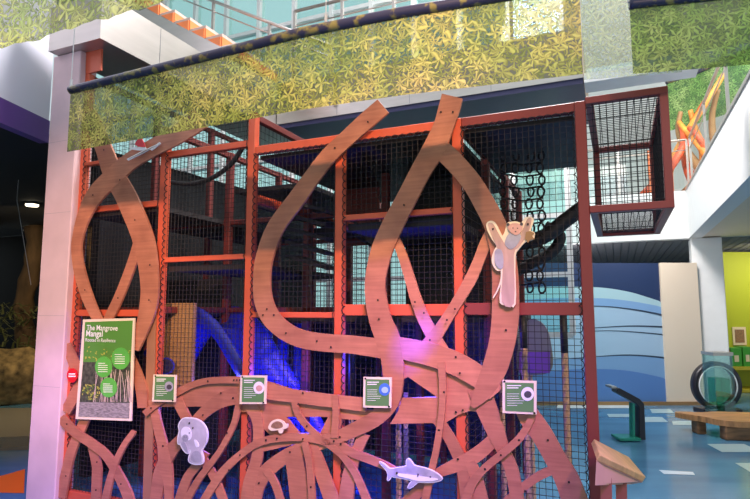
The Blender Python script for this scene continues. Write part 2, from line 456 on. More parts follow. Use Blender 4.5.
# back wall behind the play structure: dark below, glass curtain wall above
SB = 4.9
t0, t1 = -7.0, T(572, SB)
wb = struct(MB().fbox(-2.6, T(470, SB), SB, SB + .15, 0, 1.25).build('wall_back', 'navy'))
win = bpy.data.objects.new('window_1', None); COL.objects.link(win); win.location = F((t0 + t1) / 2, SB, 2.25); struct(win)
cl = struct(MB().fbox(-8, 12, -2.6, SB + .1, 8.0, 8.15).build('ceiling', 'white_wall'))
struct(MB().fbox(t1 + .02, 14, SB + .101, 12, 8.0, 8.15).build('ceiling', 'white_wall'))
nm = 14; zs = [1.25, 2.1, 2.95, 4.3, 5.6, 6.8, 8.0]
for k in range(nm + 1):
    t = t0 + (t1 - t0) * k / nm
    MB().fbox(t - .035, t + .035, SB - .06, SB + .10, 1.25, 8.0).build('mullion', 'white_wall', win)
for z in zs:
    MB().fbox(t0, t1, SB - .04, SB + .08, z - .035, z + .035).build('transom', 'white_wall', win)
for k in range(nm):
    for q in range(len(zs) - 1):
        a = t0 + (t1 - t0) * k / nm + .036; b = t0 + (t1 - t0) * (k + 1) / nm - .036
        MB().fbox(a, b, SB + .02, SB + .035, zs[q] + .036, zs[q + 1] - .036).build('pane', 'glass_teal', win)

# left gallery: white upstand with purple band, dark room beyond
wl0, wl1 = ypt(-40, 110, 4.35), ypt(49, 121, 5.35)
def slab_between(a, b, z0, z1, th):
    d = Vector((b.x - a.x, b.y - a.y, 0)).normalized(); n = Vector((-d.y, d.x, 0)) * th
    a = Vector((a.x, a.y, 0)); b = Vector((b.x, b.y, 0))
    return MB().quadbox([a + UP * z0, b + UP * z0, b + n + UP * z0, a + n + UP * z0, a + UP * z1, b + UP * z1, b + n + UP * z1, a + n + UP * z1])
zl = wl1.z; zp = ypt(48, 143, 5.35).z
d_ = (wl1 - wl0); d_.z = 0
w0 = wl1 - d_ * 3.2
struct(slab_between(w0, wl1, zl, 6.5, .12).build('wall_left', 'lilac_wall'))
struct(slab_between(w0 + Vector((.01, 0, 0)), wl1 + Vector((.01, 0, 0)), zp, zl, .10).build('trim_1', 'purple'))
struct(MB().plate([Vector((w0.x - .1, w0.y, zp + .02)), Vector((wl1.x - .1, wl1.y, zp + .02)), F(-.45, SB - .1, zp + .02), F(-9, SB - .1, zp + .02), Vector((-11, w0.y, zp + .02))], (0, 0, .1)).build('ceiling', 'black'))
struct(MB().wbox(-11.1, -11, -1, 13, 0, zp).build('wall_far_left', 'black'))
struct(MB().fbox(-9, -.45, SB - .20, SB - .10, 0, zp).build('wall_gallery', 'black'))
struct(MB().fbox(-.55, -.45, .6, SB - .21, 0, zp).build('wall_side', 'black'))

# concrete column and the brushed-steel clad landing above
c0 = T(40, -.12); cw = .30
tc0, tc1 = fp(29, 440, -.06)[0], fp(65.5, 310, -.06)[0]
cm = thing('concrete_column', F((tc0 + tc1) / 2, 0, 0), 'square pale concrete column beside the red play frame', 'column')
ZS = fp(100, 38, -.15)[1]
MB().fbox(tc0, tc1, -.06, .12, 0, ZS).build('shaft', 'concrete', cm, bevel=.008)
for z in (.95, 1.55, 2.45, 3.1): MB().fbox(tc0 + .01, tc1 - .01, -.0605, .119, z, z + .003).build('form_joint', 'form_joint', cm)

SL = 2.55                                          # depth of the landing's long front edge
tx0, tx1 = fp(50, 50, -.15)[0] - .02, fp(100, 38, -.15)[0]
st = thing('steel_landing', F((tx0 + tx1) / 2, 0, ZS), 'brushed stainless steel clad landing edge resting on the concrete column', 'landing')
MB().fbox(tx0, tx1, -.15, SL + 1, ZS, ZS + .42).build('cladding', 'steel', st)
for k in range(1, 4):
    s = -.15 + (SL + .15) * k / 4
    MB().fbox(tx1 + .0005, tx1 + .002, s, s + .006, ZS + .01, ZS + .41).build('cladding_joint', 'steel_dark', st)
ta, tb = fp(268, 122, SL)[0] - .9, fp(583, 78, SL)[0]
ZL = fp(430, 101, SL)[1]
lf = thing('rear_landing', F((ta + tb) / 2, SL, ZL), 'long steel fronted landing with dark blue underside above the play frame', 'landing')
MB().fbox(tx1 + .01, tb, SL, SL + .04, ZL, ZL + .55).build('fascia', 'steel', lf)
MB().fbox(tx1 + .01, tb, SL + .01, SL + 1.4, ZL - .06, ZL).build('soffit', 'navy', lf)
MB().fbox(tx1 + .01, tb, SL + .05, SL + 1.4, ZL + .01, ZL + .5).build('deck', 'tread_beige', lf)
MB().fbox(tb + .01, tb + 1.05, SL, SL + .3, ZL - .06, ZL + .04).build('white_fascia', 'white_wall', lf)
for k in range(1, 5):
    t = ta + (tb - ta) * k / 5
    MB().fbox(t, t + .006, SL - .002, SL, ZL + .01, ZL + .54).build('cladding_joint', 'steel_dark', lf)

# stair flight climbing to the left above the landing
s_st = 1.35
stair = thing('staircase', F(T(170, s_st), s_st, ZS + .42), 'steel stair flight with orange risers climbing from the landing', 'staircase')
p_lo, p_hi = fp(222, 46, s_st), fp(118, -8, s_st)
ns = 7
for k in range(ns):
    ta_ = p_lo[0] + (p_hi[0] - p_lo[0]) * k / ns; tb_ = p_lo[0] + (p_hi[0] - p_lo[0]) * (k + 1) / ns
    z1_ = p_lo[1] + (p_hi[1] - p_lo[1]) * (k + 1) / ns; z0_ = p_lo[1] + (p_hi[1] - p_lo[1]) * k / ns
    MB().fbox(tb_, ta_, s_st, s_st + 1.1, z1_ - .035, z1_).build('tread', 'tread_beige', stair)
    MB().fbox(ta_ - .01, ta_, s_st, s_st + 1.1, z0_, z1_ - .036).build('riser', 'riser_orange', stair)
    q = [F(ta_ - .012, s_st - .015, z0_ - .02), F(ta_ - .012, s_st - .015, z1_ - .04), F(tb_ + .04, s_st - .015, z1_ - .04)]
    MB().plate(q, N * .012).build('end_plate', 'riser_orange', stair)
q = [F(p_lo[0] + .25, s_st - .03, p_lo[1] - .02), F(p_lo[0], s_st - .03, p_lo[1] - .02), F(p_hi[0], s_st - .03, p_hi[1] - .03), F(p_hi[0], s_st - .03, ZS + .421), F(p_lo[0] + .25, s_st - .03, ZS + .421)]
MB().plate(q, N * .014).build('stringer', 'steel', stair)

def railing(name, a, b, h, label, nposts, glass='glass_clear', rail='steel'):
    a, b = Vector(a), Vector(b)
    r = thing(name, (a + b) / 2, label, 'railing')
    MB().tube([a + UP * h, b + UP * h], .022, 10).build('handrail', rail, r, True)
    MB().tube([a + UP * h * .8, b + UP * h * .8], .010, 8).build('rail', rail, r, True)
    for k in range(nposts):
        p = a + (b - a) * (k / (nposts - 1)); MB().bar(p, p + UP * h, .035).build('post', rail, r)
    for k in range(nposts - 1):
        p = a + (b - a) * ((k + .06) / (nposts - 1)); q = a + (b - a) * ((k + .94) / (nposts - 1))
        d = (b - a).normalized(); nn_ = Vector((-d.y, d.x, 0)).normalized() * .012
        MB().plate([p + UP * .06, q + UP * .06, q + UP * (h * .95), p + UP * (h * .95)], nn_).build('glass_panel', glass, r)
    return r
sr = s_st + 1.15
def P(px, py, s): t, z = fp(px, py, s); return F(t, s, z)
g0, g1 = P(205, -2, sr), P(300, 34, sr)
railing('stair_railing', g0 - UP * .75 + (g0 - g1) * .5, g1 - UP * .75 + (g1 - g0) * .3, .75, 'glass stair railing with steel rails sloping down to the landing', 4)
g0, g1 = P(120, 20, SL + .1), P(585, -18, SL + .1)
za = ZL + .51
railing('landing_railing', F(T(290, SL + .1), SL + .1, za), F(tb - .02, SL + .1, za), 1.05, 'straight glass railing along the long steel landing', 6)

# ================================================================== THE PLAY STRUCTURE
PX = [73, 157, 247, 338, 459, 588]
TP = [T(p) for p in PX]
ROWS = [.032, .86, 1.70, 2.46]
ZT = 2.83
ZTALL = 3.72
play = thing('play_structure', F(TP[2], 1.2, 0), 'tall red steel climbing frame enclosed in black netting', 'play structure')
W2 = .031
for i, t in enumerate(TP):
    for j, s in enumerate(ROWS):
        if i == 5 and j: continue
        h = ZTALL if i == 0 else (3.10 if i <= 2 else ZT)
        MB().fbox(t - W2, t + W2, s - W2, s + W2, 0, h).build('post', ('inner_red_shaded' if j else 'orange_steel') if i < 5 else 'dark_red_steel', play, bevel=.004)
def fbeam(i0, i1, z, s=.032, h=.05, mat='orange_steel', w=.05):
    MB().fbox(TP[i0] + W2, TP[i1] - W2, s - w / 2, s + w / 2, z - h / 2, z + h / 2).build('beam', mat, play, bevel=.004)
def sbeam(i, z, j0, j1, h=.05, mat='orange_steel'):
    MB().fbox(TP[i] - .025, TP[i] + .025, ROWS[j0] + W2, ROWS[j1] - W2, z - h / 2, z + h / 2).build('beam', mat, play, bevel=.004)
zf = lambda px, py, s=.0: fp(px, py, s)[1]
# front face beams
for i in range(2, 5): fbeam(i, i + 1, ZT - .03, h=.06, mat='orange_steel' if i < 4 else 'dark_red_steel')
fbeam(0, 1, zf(115, 207)); fbeam(0, 1, zf(110, 313), h=.055); fbeam(0, 1, .06, h=.10); fbeam(0, 1, zf(90, 163), h=.03)
fbeam(1, 2, zf(205, 149)); fbeam(1, 2, zf(205, 258), h=.04); px_plate([(86, 46), (101.5, 42), (100.5, 70), (85.5, 74)], -.004, .02, 'corner_plate', 'orange_steel', play)
fbeam(2, 3, zf(295, 315), h=.04)
fbeam(3, 4, zf(395, 214), h=.04); fbeam(3, 4, zf(395, 310), h=.075, mat='orange_steel')
fbeam(4, 5, zf(520, 309), h=.075, mat='dark_red_steel')
for i in range(1, 5): fbeam(i, i + 1, .06, h=.10)
# inner beams
for i in range(0, 5):
    for z in ((ZTALL - .03,) if i == 0 else (3.07,) if i <= 2 else (ZT - .03,)):
        for j in range(3): sbeam(i, z, j, j + 1, mat='inner_red_shaded')
    for j in range(3): sbeam(i, 1.60, j, j + 1, mat='inner_red_shaded')
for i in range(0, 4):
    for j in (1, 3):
        fbeam(i, i + 1, 1.60, s=ROWS[j], h=.045, mat='inner_red_shaded')
        if i < 4: fbeam(i, i + 1, 2.42 if i < 3 else 2.2, s=ROWS[j], h=.045, mat='inner_red_shaded')
for j in range(1): sbeam(2, 2.43, 0, 1); sbeam(3, 2.2, 0, 1)
# roofs, platforms, dark panels
def slab(t0_, t1_, s0, s1, z, name, mat, th=.03): return MB().fbox(t0_, t1_, s0, s1, z - th, z).build(name, mat, play)
slab(TP[2] + .04, TP[4] - .04, .07, 2.0, ZT - .06, 'roof_panel', 'black_vinyl')
slab(TP[4] + .04, TP[5] - .04, .07, 1.25, ZT - .06, 'roof_panel', 'black_vinyl')
slab(TP[0] + .04, TP[1] - .04, .07, 2.4, 2.45, 'platform', 'dark_board', .04)
slab(TP[0] + .04, TP[1] - .04, .07, 2.4, 1.58, 'platform', 'dark_board', .04)
slab(TP[1] + .04, TP[2] - .04, .07, 1.6, 1.95, 'platform', 'dark_board', .04)
slab(TP[1] + .04, TP[2] - .04, .9, 2.4, 2.75, 'platform', 'dark_board', .04)
slab(TP[2] + .04, TP[3] - .04, .9, 1.6, 2.32, 'platform', 'dark_board', .05)
slab(TP[3] + .04, TP[4] - .04, .07, 1.65, 2.20, 'platform', 'dark_board', .05)
slab(TP[2] + .04, TP[4] - .04, .5, 2.4, 1.56, 'platform', 'dark_board', .05)
MB().fbox(TP[0] + .05, TP[1] - .05, .95, .97, 0, 1.9).build('back_panel', 'black_vinyl', play)
MB().fbox(TP[3] + .05, TP[4] - .05, 1.2, 1.22, 1.62, 2.75).build('back_panel', 'black_vinyl', play)
MB().fbox(TP[2] + .05, TP[4] - .05, 2.46, 2.48, .05, 1.5).build('back_panel', 'navy', play)
MB().fbox(TP[0] + .05, TP[2] - .05, 2.46, 2.48, .05, 1.5).build('back_panel', 'black_vinyl', play)
MB().fbox(TP[2] + .05, TP[2] + .5, 1.3, 1.32, 2.2, 2.76).build('back_panel', 'dark_red_steel', play)
# slanted climbing boards in the third bay
for k in range(5):
    z = zf(275, 212 + 13 * k, .6)
    a = F(TP[2] + .06, .55, z + .05); b = F(TP[2] + .42, .55, z - .06)
    MB().bar(a, b, .30, .028, UP).build('climbing_board', 'dark_board', play)
# receding dark ramp edge
MB().bar(P(258, 203, .3), P(334, 227, 1.2), .04, .07).build('ramp_edge', 'dark_board', play)
MB().bar(P(258, 197, .3), P(334, 221, 1.2), .035, .03).build('ramp_rail', 'orange_steel', play)
MB().bar(P(345, 222, .3), P(375, 243, 1.2), .04, .10).build('ramp_edge', 'dark_board', play)

px_plate([(147.5, 314), (156, 314), (151, 505), (142.5, 505)], -.012, .010, 'cover_strip', 'tan_strip', play)

def net(name, a, b, c, cell, r, mat='net'):
    """square netting on the parallelogram a, a+b, a+c"""
    a, b, c = Vector(a), Vector(b), Vector(c); m = MB(); nb = max(1, round(b.length / cell)); nc = max(1, round(c.length / cell))
    def wire(p, q):
        d = (q - p).normalized(); x = d.orthogonal().normalized() * r; y = d.cross(x).normalized() * r; i = len(m.v)
        for e in (p, q):
            for w in (0, 1, 2):
                an = w * 2.0944; m.v.append(e + x * math.cos(an) + y * math.sin(an))
        for w in range(3): m.f.append([i + w, i + (w + 1) % 3, i + 3 + (w + 1) % 3, i + 3 + w])
    for k in range(nb + 1): wire(a + b * (k / nb), a + b * (k / nb) + c)
    for k in range(nc + 1): wire(a + c * (k / nc), a + c * (k / nc) + b)
    return stuff(m.build(name, mat, play))
def lacing(a, b, side, n, r=.0032):
    """loops of cord that tie the net to a post or beam"""
    a, b, side = Vector(a), Vector(b), Vector(side); m = MB(); path = []
    for k in range(n * 6 + 1):
        u = k / (n * 6); ph = 2 * math.pi * u * n
        path.append(a + (b - a) * u + side * (.0105 * (1 - math.cos(ph))) + N * (-.036 * math.cos(ph) * .2) + (b - a).normalized() * (.010 * math.sin(ph)))
    m.tube(path, r, 4, False)
    return stuff(m.build('lacing', 'net_dark', play))
CELL = .037
for i in range(5):
    zt = ZT - .06 if i >= 2 else 3.08
    net('net', F(TP[i] + .045, .030, .10), U * (TP[i + 1] - TP[i] - .09), UP * (zt - .10), CELL, .0021)
    for side in (0, 1):
        t = TP[i] + W2 if side == 0 else TP[i + 1] - W2
        lacing(F(t, .0, .12), F(t, .0, zt), U * (1 if side == 0 else -1), int((zt - .12) / .050))
    if i >= 2: lacing(F(TP[i] + .04, 0, ZT - .06), F(TP[i + 1] - .04, 0, ZT - .06), -UP, 14)
for i in (0, 2, 4):                                # nets across the depth
    zt = ZT - .06 if i >= 3 else 3.04 if i else 3.66
    net('side_net', F(TP[i], .07, .10), N * 2.36, UP * (zt - .10), .055, .0024, 'net_dark')
net('back_net', F(TP[0] + .05, 2.44, .1), U * (TP[4] - TP[0] - .1), UP * (ZT - .2), .060, .0028, 'net_dark')

# protruding cage on the right
cg0, cg1 = TP[5] + W2, fp(667, 150)[0]
cz0, cz1 = fp(640, 206)[1], fp(640, 93)[1]
cage = thing('cage_box', F((cg0 + cg1) / 2, .6, cz0), 'dark red netted lookout cage jutting from the play frame corner', 'cage')
DC = 1.15; q = .022
for t in (cg0 + q, cg1):
    for s in ((q, DC) if t == cg1 else (DC,)): MB().fbox(t - q, t + q, s - q, s + q, cz0, cz1).build('post', 'dark_red_steel', cage, bevel=.003)
for z in (cz0, cz1):
    for s in (q, DC): MB().fbox(cg0, cg1 + q, s - q - .002, s + q + .002, z - .021, z + .021).build('beam', 'dark_red_steel', cage, bevel=.003)
    for t in (cg0 + q, cg1): MB().fbox(t - q, t + q, q, DC, z - .019, z + .019).build('beam', 'dark_red_steel', cage, bevel=.003)
def cnet(a, b, c, cell=.038, r=.0026):
    o = net('net', a, b, c, cell, r, 'net_dark'); w = wloc(o); o.parent = cage; o.location = w - cage.location
LB = U * (cg1 - cg0); LD = N * (DC - .02); LH = UP * (cz1 - cz0)
b0 = F(cg0, .02, cz0)
cnet(b0, LB, LH); cnet(b0 + LB, LD, LH); cnet(b0, LB, LD); cnet(b0 + LD, LB, LH); cnet(b0 + LH, LB, LD)

# things inside the frame
def px_tube(name, pts, s, r, mat, label, cat, n=12, group=None):
    c = spline([(x, y) for x, y in pts]); o = MB().tube([pq(x, y, s) for x, y in c], r, n).build(name, mat, None, True)
    return tag(o, label, cat, group)
# blue half-pipe slide
def slide():
    c = spline([(168, 352), (190, 318), (215, 306), (240, 322), (262, 356), (290, 400), (312, 440)]); s = .62; m = MB(); n = 9
    pts = [pq(x, y, s) for x, y in c]; i0 = 0
    for k, p in enumerate(pts):
        d = (pts[min(k + 1, len(pts) - 1)] - pts[max(k - 1, 0)]).normalized(); up = N.cross(d).normalized()
        if up.z < 0: up = -up
        for layer in (0, 1):
            for j in range(n):
                a = math.pi * j / (n - 1); rr = .30 - .02 * layer
                m.v.append(p - N * (rr * math.cos(a)) - up * (rr * math.sin(a) * .8) )
    for k in range(len(pts) - 1):
        for layer in (0, 1):
            for j in range(n - 1):
                a = k * 2 * n + layer * n + j; m.f.append([a, a + 1, a + 1 + 2 * n, a + 2 * n])
        for j in (0, n - 1):
            a = k * 2 * n + j; m.f.append([a, a + n, a + 3 * n, a + 2 * n])
    return tag(m.build('slide', 'blue_plastic', None, True), 'blue plastic half pipe slide behind the black netting', 'slide')
slide()
tag(MB().fbox(T(160, .2), T(194, .2), .2, .23, fp(180, 388, .2)[1], fp(180, 303, .2)[1]).build('tan_panel', 'tan_board'), 'tan board panel behind the netting beside the blue slide', 'panel')
for x, lab_ in ((268, 'blue padded roller close to the slide inside the netting'), (284, 'blue padded roller standing between two other blue rollers'), (300, 'blue padded roller on the far side of the roller row from the slide')):
    t = T(x, 1.2)
    o = thing('roller_pad', F(t, 1.2, .55), lab_, 'roller', 'blue rollers inside the frame')
    MB().tube([F(t, 1.2, .56), F(t, 1.2, 1.48)], .055, 14).build('pad', 'blue_plastic', o, True)
    MB().tube([F(t, 1.2, .02), F(t, 1.2, 1.53)], .014, 8).build('core', 'bolt', o, True)
def rope_column(px, s, z0, z1, label):
    t = T(px, s); o = thing('rope_column', F(t, s, z0), label, 'rope', 'twisted rope columns inside the frame')
    for st_ in range(3):
        path = []
        for k in range(60):
            a = k * .55 + st_ * 2.094; path.append(F(t, s, z0 + (z1 - z0) * k / 59) + U * (.011 * math.cos(a)) + N * (.011 * math.sin(a)))
        MB().tube(path, .012, 6).build('strand', 'rope', o, True)
    MB().tube([F(t, s, z1 - .005), F(t, s, 1.57)], .024, 10).build('sleeve', 'black_vinyl', o, True)
for px, s, z0, z1 in ((523, .5, .05, 1.35), (563, .45, .05, 1.33), (500, .9, .05, 1.1), (528, 1.3, .05, 1.2), (352, .6, .05, .9), (398, .5, .05, .95), (405, .9, .05, .95), (481, 1.2, .05, 1.2)):
    rope_column(px, s, z0, z1, 'beige twisted rope climbing column with black sleeve inside the netting')
# chain-like cargo net hanging in the last bay
cn = thing('cargo_net', F(T(523, .7), .7, fp(523, 292, .7)[1]), 'black rope ring climbing net hanging in the end bay', 'climbing net')
for cix, x in enumerate((503, 515, 530, 541)):
    m = MB()
    for k in range(15):
        t, z = fp(x, 120 + k * 12, .7); rr = .034 + .004 * ((k + cix) % 2)
        m.tube([F(t, .7, z) + U * (rr * .62 * math.cos(a) + .008 * math.sin(k * 2.1 + cix)) + UP * (rr * math.sin(a)) + N * (.012 * math.sin(a * 2 + k)) for a in [2 * math.pi * q_ / 10 for q_ in range(11)]], .0075, 5, False)
    m.build('ring_chain', 'net_dark', cn, True)
m = MB()
for k in range(14):
    y = 126 + k * 12; m.tube([pq(501, y, .7), pq(523, y + 3, .7), pq(543, y, .7)], .007, 5, False)
m.build('cross_ropes', 'net_dark', cn, True)
px_tube('crawl_tube', [(500, 248), (520, 243), (545, 236), (566, 220), (586, 205)], .86, .055, 'black_vinyl', 'thick black padded bar curving through the end bay', 'padded bar')
px_tube('crawl_tube', [(508, 276), (530, 264), (552, 252), (560, 236), (545, 226)], 1.08, .045, 'black_vinyl', 'looped black padded bar below the curved bar in the end bay', 'padded bar')
px_tube('tunnel_hoop', [(168, 182), (190, 184), (212, 178), (232, 163), (247, 140)], .5, .022, 'black_vinyl', 'dark curved hoop sagging under the top bar behind netting', 'hoop')
# arched doorway panel
ad = thing('arch_panel', F(T(536, 1.5), 1.5, .9), 'dark arch topped panel inside the end bay', 'panel')
px_plate(px_smooth([(519, 372), (518, 345), (520, 328), (532, 319), (545, 326), (551, 345), (550, 372)], 4), 1.0, .03, 'arch', 'steel_dark', ad)
px_plate([(519, 352), (550, 352), (550, 373), (519, 373)], .985, .012, 'kick_board', 'purple', ad)

# ================================================================== THE ROOT CUT-OUTS
def bolts(parent, pts, s):
    m = MB()
    for x, y in pts:
        c = pq(x, y, s); m.tube([c, c - N * .004], .0065, 6)
    return stuff(m.build('bolts', 'bolt', parent))
def roots(label, group, base, strokes, plates=(), bl=()):
    x0 = strokes[0][1][0][0]
    th = thing('root_cutout', F(T(x0), base, .0 if group else 0), label, 'root panel')
    for k, (lay, pts) in enumerate(strokes):
        root_ribbon(pts, base - lay * .026 - .0011 * k, 'root', th)
    for k, (lay, poly) in enumerate(plates):
        px_plate(poly, base - lay * .026 + .0013 * (k + 1), .018, 'root_plate', 'root_wood', th)
    for s_, pts in bl: bolts(th, pts, base - s_)
    return th
B0 = -.024
roots('pair of tall crossing root cut-outs with a bird mounted on them', None, B0, [
    (1, [(88, 112, 14), (103, 148, 16), (112, 172, 19), (127, 200, 21), (143, 240, 21), (149, 280, 18), (148, 305, 17), (142, 328, 13), (135, 350, 7)]),
    (1, [(200, 118, 22), (178, 134, 18), (152, 148, 17), (130, 161, 17), (112, 177, 18), (96, 193, 17), (86, 210, 14), (79, 230, 11), (76, 250, 10), (80, 275, 11), (88, 300, 11), (98, 322, 9), (106, 340, 8)]),
    (0, [(139, 232, 7), (135, 252, 9), (126, 278, 9), (117, 300, 9), (107, 321, 9), (99, 340, 8)]),
], bl=[(.06, [(104, 150), (120, 180), (135, 220), (150, 265), (149, 300), (93, 195), (85, 290), (118, 298)])])
roots('low tangle of thin root cut-outs beneath the large mangrove sign', None, B0, [
    (1, [(60, 418, 9), (75, 433, 9), (90, 443, 9), (105, 455, 9), (116, 472, 9), (125, 490, 10), (130, 505, 10)]),
    (0, [(90, 406, 9), (80, 430, 9), (72, 448, 9), (66, 470, 9), (60, 498, 10)]),
    (0, [(91, 444, 8), (96, 465, 9), (96, 480, 9), (95, 505, 9)]),
    (1, [(133, 431, 4), (131, 435, 5.5), (125, 443, 5.5), (117, 458, 6), (111, 475, 6.5), (107, 490, 7), (104, 505, 8)]),
    (0, [(66, 344, 8), (72, 360, 10), (82, 380, 12)]),
    (0, [(86, 374, 10), (76, 392, 11), (65, 412, 10)]),
    (0, [(130, 355, 6), (136, 372, 9), (141, 390, 11), (142, 408, 9)]),
], bl=[(.06, [(67, 424), (97, 462), (121, 484), (66, 476), (96, 490)])])
roots('large hook shaped root cut-out sweeping down and under to the trunk', None, B0, [
    (1, [(383, 106, 17), (370, 117, 17), (349, 136, 16), (328, 156, 16), (311, 178, 16), (296, 199, 17), (275, 228, 17), (264, 258, 17), (261.5, 280, 17), (263, 300, 18), (270, 317, 18.5), (283, 330, 18), (300, 338.5, 18), (322, 342.5, 18), (350, 344.5, 18), (376, 348, 19), (396, 352, 18)]),
], bl=[(.032, [(368, 122), (335, 148), (267, 309), (263, 315), (274, 315), (286, 333), (317, 341), (331, 347)])])
roots('forked mangrove trunk cut-out with spreading branches below the leaf panel', None, B0, [
    (1, [(384, 345, 20), (410, 350, 22), (435, 356, 23), (460, 366, 23), (484, 381, 21), (496, 394, 16)]),
    (1, [(431, 143, 18), (444, 152, 20), (458, 166, 20), (472, 183, 20), (484, 203, 21), (495, 225, 22), (502, 250, 24), (505, 275, 26), (505.5, 300, 27), (505, 320, 27), (502, 342, 26), (495, 367, 25), (485, 388, 20), (478, 399, 13), (472, 407, 5)]),
    (1, [(452, 96, 21), (449, 108, 21), (443, 127, 20), (434, 148, 22), (421, 170, 20), (406, 199, 20), (392, 226, 21), (381, 252, 21), (375, 280, 20), (376, 300, 21), (380, 320, 22), (387, 338, 24), (392, 360, 22), (393, 382, 20), (389, 402, 19), (376, 418, 16), (358, 428, 15), (340, 436, 13), (322, 441, 11)]),
    (0, [(394, 236, 8), (402, 255, 9), (410, 280, 10), (416, 300, 11), (424, 320, 12), (434, 338, 13), (442, 352, 14)]),
    (0, [(489, 232, 8), (484, 246, 11), (478, 262, 11), (470, 280, 12), (459, 299, 11), (447, 318, 11), (436, 335, 13), (425, 348, 14)]),
], bl=[(.034, [(441, 112), (453, 112), (404, 205), (378, 300), (415, 302), (424, 313), (447, 320), (455, 309), (379, 319), (456, 357), (460, 373), (506, 330), (430, 340)])])
roots('broad slanting root cut-outs spreading around the lower right net', None, B0, [
    (0, [(436, 418, 10), (448, 436, 11), (459, 458, 12), (464, 478, 12), (468, 505, 14)]),
    (0, [(424, 482, 8), (436, 474, 9), (452, 467, 13), (470, 459, 15), (486, 447, 14), (496, 436, 12)]),
    (0, [(434, 476, 10), (421, 489, 12), (404, 505, 13)]),
    (0, [(470, 462, 10), (476, 478, 12), (482, 505, 14)]),
    (0, [(568, 462, 9), (552, 470, 9), (536, 478, 9), (520, 490, 9), (504, 505, 10)]),
    (0, [(514, 390, 14), (521, 402, 18), (530, 418, 21), (542, 435, 21), (556, 460, 21), (567, 480, 24), (576, 505, 26)]),
    (0, [(478, 388, 22), (485, 405, 21), (495, 430, 18), (503, 450, 13), (512, 472, 13), (518, 505, 14)]),
    (1, [(441, 362, 7.5), (442.5, 385, 7), (442, 405, 6.5), (440, 425, 6.5), (436, 450, 6.5), (431, 472, 7), (424, 505, 8)]),
    (1, [(534, 410, 7), (528, 425, 7), (518, 440, 8), (502, 454, 8), (484, 469, 8), (472, 484, 9), (464, 505, 10)]),
], plates=[
    (0, [(388, 356), (414, 362), (438, 370), (462, 380), (484, 392), (492, 408), (478, 412), (470, 411), (460, 414), (447, 422), (440, 428), (432, 423), (390, 424), (398, 411), (402, 398), (437, 397), (408, 377), (402, 380), (398, 366)]),
], bl=[(.034, [(444, 392), (439, 430), (519, 440), (501, 455), (485, 469), (525, 491)]), (.008, [(548, 440), (569, 482), (456, 412), (463, 410), (458, 459)])])
roots('arching root cut-outs around the small turtle under the green signs', None, B0, [
    (1, [(201, 505, 8), (212, 487, 8), (224, 470, 8), (240, 455, 7.5), (258, 443, 7.5), (280, 438, 7.5), (305, 437.5, 8), (325, 441, 9), (340, 446, 9), (352, 453, 8.5), (368, 459, 8.5), (385, 466, 8), (400, 474, 7)]),
    (1, [(242, 384, 5.5), (238, 404, 5.5), (233, 425, 5.5), (222, 447, 5.5), (211, 463, 6), (198, 480, 6.5), (184, 505, 7)]),
    (1, [(293, 396, 5.5), (297, 413, 6), (308, 428, 6), (322, 440, 6.5), (338, 452, 6.5), (348, 463, 7), (357, 478, 7), (368, 505, 8)]),
    (1, [(258, 386, 13), (270, 391, 17), (290, 395.5, 13.5), (315, 399, 13), (340, 402, 13), (366, 405, 14)]),
    (0, [(345, 437, 12), (320, 444, 12), (298, 450, 13), (280, 460, 14), (265, 473, 15), (256, 488, 15), (252, 505, 15)]),
    (0, [(250, 404, 14), (257, 420, 11), (258, 440, 10), (256, 460, 11), (249, 484, 12), (246, 505, 12)]),
    (0, [(292, 448, 17), (296, 472, 18), (300, 505, 19)]),
    (1, [(304, 442, 6.5), (308, 458, 6.5), (310, 475, 6.5), (312, 505, 7)]),
    (0, [(312, 444, 9), (319, 466, 13), (327, 488, 14), (333, 505, 15)]),
    (0, [(266, 470, 8), (275, 485, 7), (281, 505, 7)]),
    (0, [(364, 434, 11), (356, 453, 11), (349, 475, 13), (345, 505, 15)]),
    (1, [(335, 395, 6.5), (335.5, 415, 6.5), (334, 438, 7)]),
], plates=[
    (0, [(240, 396), (266, 399), (300, 401), (350, 408), (372, 410), (372, 421), (342, 419), (328, 417), (286, 417), (298, 432), (306, 441), (284, 447), (262, 452), (263, 440), (270, 435), (262, 427), (256, 416), (247, 412), (240, 412)]),
    (0, [(328, 417), (342, 419), (338, 436), (318, 437)]),
], bl=[(.034, [(266, 440), (277, 438.5), (303, 439), (229, 470), (240, 455), (227, 433), (307, 426), (240, 380), (303, 393), (333, 433), (340, 437), (334, 441), (341, 444), (311, 487)]), (.008, [(259, 483), (290, 452)])])
roots('branching root cut-outs behind the manatee shape beside the post', None, B0, [
    (1, [(144, 414, 6), (158, 403, 6.5), (175, 393.5, 7), (193, 384.5, 6.5), (212, 380.5, 6.5), (243, 380, 7)]),
    (0, [(243, 394, 18), (222, 400, 15), (207, 410, 12), (196, 421, 11), (182, 438, 11), (170, 452, 13), (161, 470, 13), (157, 488, 12), (155, 505, 11)]),
    (0, [(152, 400, 8), (157, 425, 9), (162, 445, 10), (165, 465, 13), (168, 483, 9), (168, 505, 8)]),
    (0, [(176, 398, 11), (184, 415, 9.5), (190, 426, 9), (196, 445, 8), (204, 462, 8), (214, 478, 8), (224, 505, 8)]),
    (0, [(205, 452, 9), (196, 466, 9), (186, 480, 9), (178, 505, 10)]),
], plates=[
    (0, [(160, 404), (178, 395), (194, 387), (213, 383.5), (243, 383), (243, 400), (205, 406.5), (160, 407)]),
], bl=[(.034, [(151, 408), (208, 381), (234, 380), (237, 380)]), (.008, [(203, 415), (221, 393), (233, 398), (163, 446)])])

